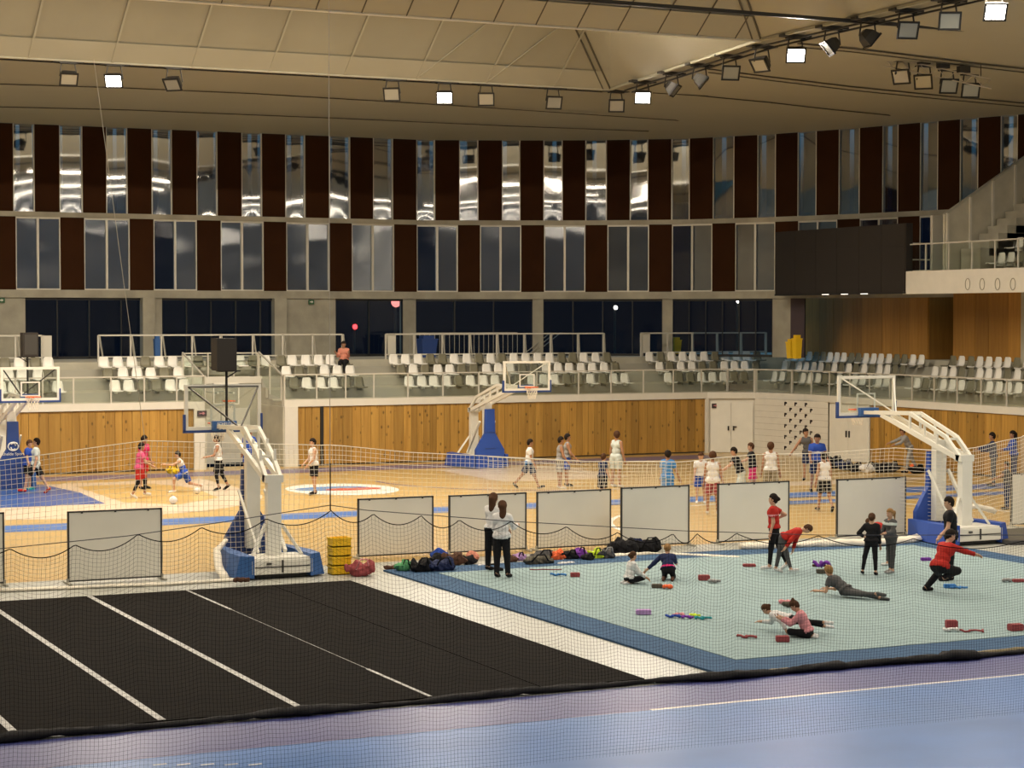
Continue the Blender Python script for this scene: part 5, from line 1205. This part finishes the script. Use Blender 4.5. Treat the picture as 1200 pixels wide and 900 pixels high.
person('boy in navy top stretching an arm to the left by the right board', G(1164, 570), 280, 1.74, 'c_navy', 'long', 'c_dgrey', 'long', 'c_black', skin=1, armL=(66, 16, 6), armR=(30, 10, 60), lean=4)
person('long haired person in blue jacket at the right edge', G(1188, 567), 270, 1.74, 'c_blue', 'long', 'c_navy', 'long', 'c_black', skin=1, hair='h_black', hairstyle='long', armL=(34, 16, 50), armR=(24, 10, 60), lean=4)
person('dark clothed child with arms out beside the rightmost board', G(1180, 597), 275, 1.36, 'c_dgrey', 'short', 'c_navy', 'loose', 'c_black', skin=1, armL=(56, 10, 10), armR=(44, 12, 20), lean=2, hair='h_black')
# --- gymnasts and coaches on the pale carpet
z = MATZ
person('long haired woman in white sweater and black trousers, nearer of two', G(588, 677, z), 20, 1.60, 'c_white', 'long', 'c_black', 'loose', 'c_black', hair='h_brown', hairstyle='long', skin=2, armL=(10, 8, 40), armR=(26, 14, 70), legL=(0, 3, 0), legR=(4, 4, 2), base_z=z, head=(4, -30), shirt_len=.05)
person('woman in white and black, behind the long haired woman', G(577, 669, z), 40, 1.66, 'c_white', 'long', 'c_black', 'loose', 'c_black', hair='h_brown', hairstyle='long', skin=2, armL=(14, 4, 40), armR=(10, 6, 40), base_z=z, head=(4, -20))
person('small child in white top sitting on the carpet facing right', G(737, 684, z), 70, 1.22, 'c_white', 'long', 'c_black', 'long', 'c_white', hair='h_brown', hairstyle='bun', skin=2, lean=12, legL=(92, 10, 172), legR=(96, 14, 172), armL=(34, 12, 20), armR=(30, 12, 24), base_z=z, flo=(0, -1, -.15))
person('child in dark suit kneeling with back turned, leaning on one arm', G(783, 680, z), 8, 1.30, 'c_navy', 'long', 'c_black', 'long', 'c_brown', hair='h_blond', hairstyle='bun', skin=2, lean=40, side=-6, legL=(60, 10, 150), legR=(60, 10, 150), armL=(8, 46, -8), armR=(60, 8, 10), base_z=z, flo=(0, -1, -.15), mark=('c_magenta', .02, .10), head=(0, 0))
person('slim woman in red tee and black leggings with hand on hip', G(907, 668, z), 285, 1.62, 'c_red', 'short', 'c_black', 'long', 'c_white', hair='h_black', hairstyle='bun', skin=2, armL=(-6, 8, 20), armR=(-58, 24, 118), inR=0, legL=(8, 4, 4), legR=(-14, 3, 12), base_z=z, head=(-4, 0), mark=('c_rose', .30, .33))
person('child in red jumper and grey leggings bending forwards', G(918, 672, z), 100, 1.40, 'c_red', 'long', 'c_dgrey', 'long', 'c_white', hair='h_brown', skin=2, lean=66, legL=(-12, 6, 0), legR=(16, 8, 0), armL=(-20, 10, 6), armR=(-42, 10, 6), base_z=z, head=(84, 0), shirt_len=.02)
person('child in black with elbow out, left of the ponytailed child', G(1021, 674, z), 20, 1.30, 'c_black', 'long', 'c_black', 'long', 'c_black', hair='h_brown', hairstyle='bun', skin=2, armL=(-6, 40, 66), armR=(4, 6, 10), inL=80, legL=(4, 14, 4), legR=(0, 3, 0), base_z=z)
person('ponytailed child in dark grey with white mark facing left', G(1044, 672, z), 240, 1.36, 'c_dgrey', 'long', 'c_dgrey', 'long', 'c_grey', hair='h_blond', hairstyle='pony', skin=2, armL=(26, 10, 60), armR=(20, 8, 40), base_z=z, legL=(4, 3, 0), legR=(-6, 3, 0), mark=('c_pale', .36, .42))
person('child in red bending behind the ponytailed child', G(1042, 662, z), 300, 1.30, 'c_red', 'long', 'c_dgrey', 'long', 'c_white', hair='h_brown', skin=2, lean=60, base_z=z, armL=(20, 6, 10), armR=(20, 6, 10), legL=(0, 10, 0), legR=(0, 8, 0), head=(80, 0), shirt_len=.08)
person('adult in black polo standing behind the person in red', G(1114, 680, z), 280, 1.72, 'c_black', 'short', 'c_black', 'long', 'c_black', hair='h_black', skin=2, armL=(10, 16, 30), armR=(0, 14, 40), base_z=z, head=(10, -10), shirt_len=.10, fat=1.1, legL=(0, 4, 0), legR=(0, 4, 0))
person('adult in red sweater crouching with right arm stretched out', G(1101, 697, z), 60, 1.70, 'c_red', 'long', 'c_black', 'loose', 'c_black', hair='h_black', skin=2, lean=30, side=-6, legL=(44, 58, 62), legR=(78, -6, 150), armL=(16, 30, 40), armR=(66, 34, 4), base_z=z, head=(22, 20), fat=1.12, shirt_len=.05, flo=(0.0, 1, -.1))
person('child in black lying on the stomach, propped on elbows', G(992, 700, z), 308, 1.42, 'c_dgrey', 'short', 'c_dgrey', 'long', 'c_dgrey', hair='h_blond', hairstyle='short', skin=2, lean=56, legL=(-87, 12, 8), legR=(-84, 4, -2), armL=(10, 16, 78), armR=(14, 16, 74), base_z=z, head=(8, 20), prone=(0, .35, .95), flo=(0, -1, -.05))
person('child in rose top with hair knot kneeling over the lying child', G(947, 747, z), 283, 1.30, 'c_rose', 'long', 'c_black', 'long', 'c_white', hair='h_brown', hairstyle='topbun', skin=2, lean=24, legL=(96, 8, 176), legR=(90, 12, 176), armL=(46, 8, 70), armR=(38, 10, 76), base_z=z, head=(50, 0), flo=(0, -1, -.2))
person('child in white top lying flat beside the kneeling child', G(926, 741, z), 287, 1.20, 'c_white', 'long', 'c_black', 'long', 'c_white', hair='h_brown', hairstyle='bun', skin=2, lean=76, legL=(-88, 6, 2), legR=(-82, 14, -4), armL=(-60, 20, 30), armR=(20, 30, 70), base_z=z, head=(50, 0), prone=(0, .7, .7), flo=(0, -1, -.05))
w_ = gv(403, 430, 73.0)
person('woman in salmon jacket sitting alone in the stand', (w_.x, 73.0), 185, 1.62, 'c_salmon', 'long', 'c_black', 'loose', 'c_black', hair='h_black', hairstyle='long', skin=1, legL=(86, 6, 84), legR=(84, 8, 82), armL=(24, 10, 100), armR=(24, 10, 100), inL=30, inR=30, base_z=3.27, head=(14, 0))

# ================================================================== BAGS, COATS, BLOCKS AND TOYS
def lumpy(name, label, cat, loc, parts, m, seed, h=.03, straps=None, group=None, patch=None):
    """soft bag or coat: blended blobs; parts = (dx, dy, dz, radius, dx2, dy2, dz2, radius2)"""
    rnd = random.Random(seed); caps = []
    for p in parts:
        caps.append(((p[0], p[1], p[2]), (p[4], p[5], p[6]), p[3], p[7]))
        for _ in range(6):
            q = [rnd.uniform(-.9, .9) * p[3] for _ in range(3)]; caps.append(((p[0] + q[0] * 1.5, p[1] + q[1], max(.03, p[2] + abs(q[2]) * .8)), (p[4] + q[1], p[5] + q[2], max(.03, p[6] + q[0] * .4)), p[3] * .45, p[7] * .5))
    V, F = blob(caps, h, .03); ph = seed * 1.7; L_ = .10 * max(p[3] for p in parts) / .15
    dz = np.sin(V[:, 0] * 23 + ph) * np.cos(V[:, 2] * 19 + ph * 2) + .7 * np.sin(V[:, 0] * 41 + V[:, 1] * 33 + V[:, 2] * 37 + ph) + .6 * np.sin(V[:, 0] * 11 - V[:, 2] * 29)
    V[:, 2] *= 1 + .16 * dz * np.clip(V[:, 2] / .15, 0, 1); V[:, 1] += .018 * dz; V[:, 0] += .015 * np.cos(V[:, 2] * 31 + ph)
    V[:, 2] = np.maximum(V[:, 2], 0.0)
    t = thing(name, label, cat, loc, 0, group); link('body', np_mesh('body', V, F, [m]), t)
    if straps:
        for (pts, r) in straps: MB().tube(pts, r, 5).build('strap', patch or 'c_black', t, True)
    return t
def bag(px, py, L, Hh, D, m, label, cat='bag', name='sports_bag', seed=1, strap=True, z=0.0, patch=None, group=None):
    c = gz(px, py, z); c.z = z; r = Hh * .5
    parts = [(-L / 2 + r, 0, r * .6, r * .72, L / 2 - r, 0, r * .75, r * .78), (-L * .2, D * .25, r * .7, r * .7, L * .25, D * .2, r * .7, r * .7)]
    st = [([(-L * .3, -D * .3, r * .8), (-L * .15, -D * .42, r * 1.9), (L * .1, -D * .42, r * 1.9), (L * .25, -D * .3, r * .8)], .018)] if strap else None
    return lumpy(name, label, cat, (c.x, c.y + D * .3, z), parts, m, seed, h=max(.018, Hh * .07), straps=st, patch=patch, group=group)
g_ = 'bags and coats lying along the far edge of the carpet'
bag(426, 676, .56, .40, .4, 'c_brick', 'crumpled brick red backpack beside the yellow crates', name='backpack', seed=2, patch='c_rose')
bag(459, 668, .30, .12, .2, 'c_brown', 'dark brown shoes lying left of the green bag', 'shoes', 'shoe_pair', 3, False, group=g_)
for k, a in enumerate([(476, 671, .30, .30, .30, 'c_green', 'green bag at the left end of the pile'), (497, 672, .50, .36, .4, 'c_black', 'black holdall next to the green bag'), (521, 671, .66, .34, .4, 'c_navy', 'dark navy coat lying right of the black holdall'),
        (517, 662, .40, .30, .3, 'c_black', 'black rucksack on top of the coat heap'), (515, 656, .20, .30, .2, 'c_blue', 'small royal blue cap at the top of the heap'), (536, 663, .46, .34, .3, 'c_brown', 'dark brown coat in the left heap'),
        (552, 662, .34, .24, .3, 'c_black', 'black coat with a slanting side, right end of left heap'), (556, 657, .16, .24, .2, 'c_salmon', 'salmon pink cloth peeking out behind the left heap'), (602, 659, .34, .16, .25, 'c_brown', 'brown garment right of the two women'),
        (611, 657, .24, .20, .2, 'c_lilac', 'lilac and white bag right of the two women'), (634, 663, .72, .26, .4, 'c_olive', 'long olive holdall in the middle of the row'), (640, 657, .60, .26, .4, 'c_dgrey', 'dark grey coat thrown over the olive holdall'),
        (657, 657, .30, .28, .25, 'c_orange', 'orange cloth between the dark coats'), (671, 657, .40, .26, .3, 'c_black', 'black bag right of the orange cloth'), (682, 656, .30, .30, .25, 'c_purple', 'plum purple jacket near the lime bag'),
        (692, 658, .26, .20, .2, 'c_black', 'small black bag left of the lime bag'), (701, 656, .30, .28, .2, 'c_lime', 'bright lime yellow bag leaning in the row'), (714, 656, .40, .30, .3, 'c_dgrey', 'black and white patterned bag right of the lime bag'),
        (722, 650, .36, .28, .3, 'c_black', 'black bag left of the tall coat pile'), (737, 650, .66, .44, .4, 'c_black', 'tall pile of black coats behind the kneeling child'), (746, 643, .30, .34, .3, 'c_navy', 'navy hood on top of the black coats'),
        (763, 648, .74, .38, .4, 'c_black', 'round black duffel bag right of the coats'), (665, 662, .44, .07, .2, 'c_white', 'pale towel in front of the orange cloth'), (575, 664, .5, .06, .3, 'c_white', 'white cloth spread left of the lilac bag')]):
    bag(*a[:5], a[5], a[6], 'bag' if 'bag' in a[6] or 'holdall' in a[6] or 'rucksack' in a[6] else 'clothes', 'sports_bag' if 'bag' in a[6] or 'holdall' in a[6] or 'rucksack' in a[6] else 'garment', 30 + k, 'bag' in a[6] or 'holdall' in a[6], group=g_, patch='c_grey' if 'patterned' in a[6] else None)
MB().box(-.02, .02, -.02, .02, 0, .02)
# bags by the right court wall
for k, a in enumerate([(981, 549, .8, .5, .5, 'c_black', 'black bag leaning at the white door'), (994, 551, .6, .42, .4, 'c_navy', 'navy bag right of the black leaning bag'), (1006, 553, .6, .36, .4, 'c_black', 'black bag left of the white and blue one'), (1020, 554, .55, .40, .4, 'c_white', 'white and blue bag among the black bags'),
        (1036, 554, .7, .40, .4, 'c_black', 'black bag right of the white and blue one'), (1048, 553, .6, .40, .4, 'c_dgrey', 'dark grey bag left of the bending person'), (1078, 555, .6, .34, .4, 'c_black', 'black bag right of the bending person')]):
    bag(*a[:5], a[5], a[6], seed=70 + k, group='bags at the foot of the right pine wall')
bag(204, 556, .5, .36, .3, 'c_yellow', 'yellow and black bag near the wall behind the running boy', seed=81)
# balls
def ball(px, py, r, m, label, z=0): c = gz(px, py, z); t = MB().ball((0, 0, r), r, 0, 16, 10).build('ball', m, None, True, label=label, category='ball'); t.location = (c.x, c.y, z)
ball(231, 579, .10, 'c_white', 'white ball right of the crouching runner'); ball(203, 591, .12, 'c_white', 'white ball at the tip of the pale court area'); ball(1070, 552, .13, 'c_orange', 'orange basketball by the bags')
# yellow crates
cc = gz(401.5, 674)
for k in range(4):
    t = thing('yellow_crate', 'yellow plastic crate, %s of the stack of four' % ['lowest', 'second from below', 'third from below', 'topmost'][k], 'crate', (cc.x, cc.y + .2, k * .20), 0, 'stack of yellow crates')
    b = MB()
    for (x0, x1, y0, y1) in ((-.21, .21, -.16, -.14), (-.21, .21, .14, .16), (-.21, -.19, -.14, .14), (.19, .21, -.14, .14)): b.box(x0, x1, y0, y1, 0.0, .185)
    b.box(-.21, .21, -.16, .16, 0.0, .02); b.build('shell', 'yellow', t)
    MB().box(-.225, .225, -.175, -.155, .155, .19).box(-.225, .225, .155, .175, .155, .19).box(-.225, -.2, -.16, .16, .155, .19).box(.2, .225, -.16, .16, .155, .19).build('rim', 'yellow', t)
    for q in range(7): MB().box(-.19 + q * .058, -.175 + q * .058, -.168, -.16, .02, .155).build('rib', 'yellow', t)
# yoga blocks, straps, slippers on the carpet
def block(px, py, wd, d, h, m, label, rz=0.0):
    c = gz(px, py, MATZ); o = MB(); b = .012
    o.box(-wd / 2, wd / 2, -d / 2, d / 2, b, h - b).box(-wd / 2 + b, wd / 2 - b, -d / 2 + b, d / 2 - b, 0, h)
    t = o.build('foam_block', m, None, label=label, category='block', group='foam blocks on the carpet'); t.location = (c.x, c.y, MATZ); t.rotation_euler = (0, 0, rz - YAW)
block(674, 676, .20, .13, .09, 'c_brick', 'small brick red block right of the blue ring'); block(754, 720, .28, .14, .09, 'c_lilac', 'lilac block lying alone in front of the sitting child')
block(825, 680, .24, .15, .11, 'c_brick', 'brick red block beside the grey slippers'); block(917, 752, .22, .15, .10, 'c_brick', 'brick red block in front of the lying child')
block(770, 689, .22, .13, .08, 'c_olive', 'grey block in front of the sitting child'); block(964, 672, .26, .14, .09, 'c_olive', 'grey brown block under the purple bow')
block(1190, 739, .24, .16, .12, 'c_brick', 'brick red block at the right edge of the carpet', .3); block(1115, 736, .20, .15, .14, 'c_brick', 'rose red block standing on a white cloth'); block(1113, 689, .24, .12, .08, 'c_sky', 'bright blue block beside the crouching adult')
block(1085, 657, .22, .12, .07, 'c_purple', 'purple block behind the crouching adult'); block(878, 664, .28, .14, .06, 'c_brick', 'flat red block behind the child in red'); block(960, 664, .3, .1, .05, 'c_brown', 'flat brown block at the far blue border')
block(1194, 682, .26, .14, .06, 'c_brick', 'flat brick red block right of the crouching adult')
def squiggle(px, py, L, m, label, seed, name='stretch_strap', cat='strap', r=.022, am=.08, h=.02):
    rnd = random.Random(seed); c = gz(px, py, MATZ); pts = []
    for k in range(14): s = k / 13; pts.append((c.x + CT * (s - .5) * L + rnd.uniform(-.2, .2) * am, c.y - ST * (s - .5) * L + math.sin(s * 12 + seed) * am, MATZ + r + abs(math.sin(s * 9 + seed)) * h))
    MB().tube(pts, r, 6).build(name, m, None, True, label=label, category=cat)
squiggle(655, 675, .3, 'c_sky', 'bright blue ring-shaped band left of the small red block', 1, am=.06)
squiggle(790, 724, .26, 'c_blue', 'dark blue band at the left end of the colourful row', 2); squiggle(796, 722, .2, 'c_rose', 'pink band in the colourful row', 3)
squiggle(805, 725, .22, 'c_purple', 'purple band in the middle of the colourful row', 4); squiggle(813, 723, .16, 'c_lime', 'yellow green band in the colourful row', 5); squiggle(823, 726, .26, 'c_teal', 'teal band at the right end of the colourful row', 6)
squiggle(876, 748, .28, 'c_brick', 'dark red strap lying left of the lying child', 7); squiggle(1140, 741, .42, 'c_brick', 'long red strap in front of the right corner', 8, r=.018)
squiggle(640, 668, .7, 'c_brick', 'thin red strap on the far border of the carpet', 9, r=.012, am=.03, h=.0); squiggle(782, 690, .2, 'c_orange', 'orange cloth strip beside the grey block', 10, r=.035)
squiggle(836, 683, .2, 'c_grey', 'grey slipper pair beside the brick red block', 11, r=.03); squiggle(922, 708, .26, 'c_rose', 'pink slipper behind the kneeling child', 12, r=.035); squiggle(926, 712, .22, 'c_olive', 'brown fluffy slipper behind the kneeling child', 13, r=.05, am=.03)
squiggle(964, 667, .32, 'c_purple', 'purple ribbon bow lying on the grey brown block', 14, r=.04, h=.12); squiggle(1116, 740, .26, 'c_white', 'white cloth under the rose red block', 15, r=.025); squiggle(1180, 682, .2, 'c_grey', 'grey slipper near the right edge', 16, r=.03)
squiggle(1122, 690, .34, 'c_sky', 'bright blue strap under the blue block', 17, r=.02)
squiggle(283, 683, .3, 'c_brown', 'dark brown shoe beside the big hoop base', 18, name='shoe', cat='shoe', r=.05, am=.02)
c = gz(640, 650)
for ob in list(bpy.data.objects):
    if ob.parent is None and ob.type == 'MESH' and ob.name.startswith('wall_left'): ob['label'] = 'concrete side wall left of the courts'
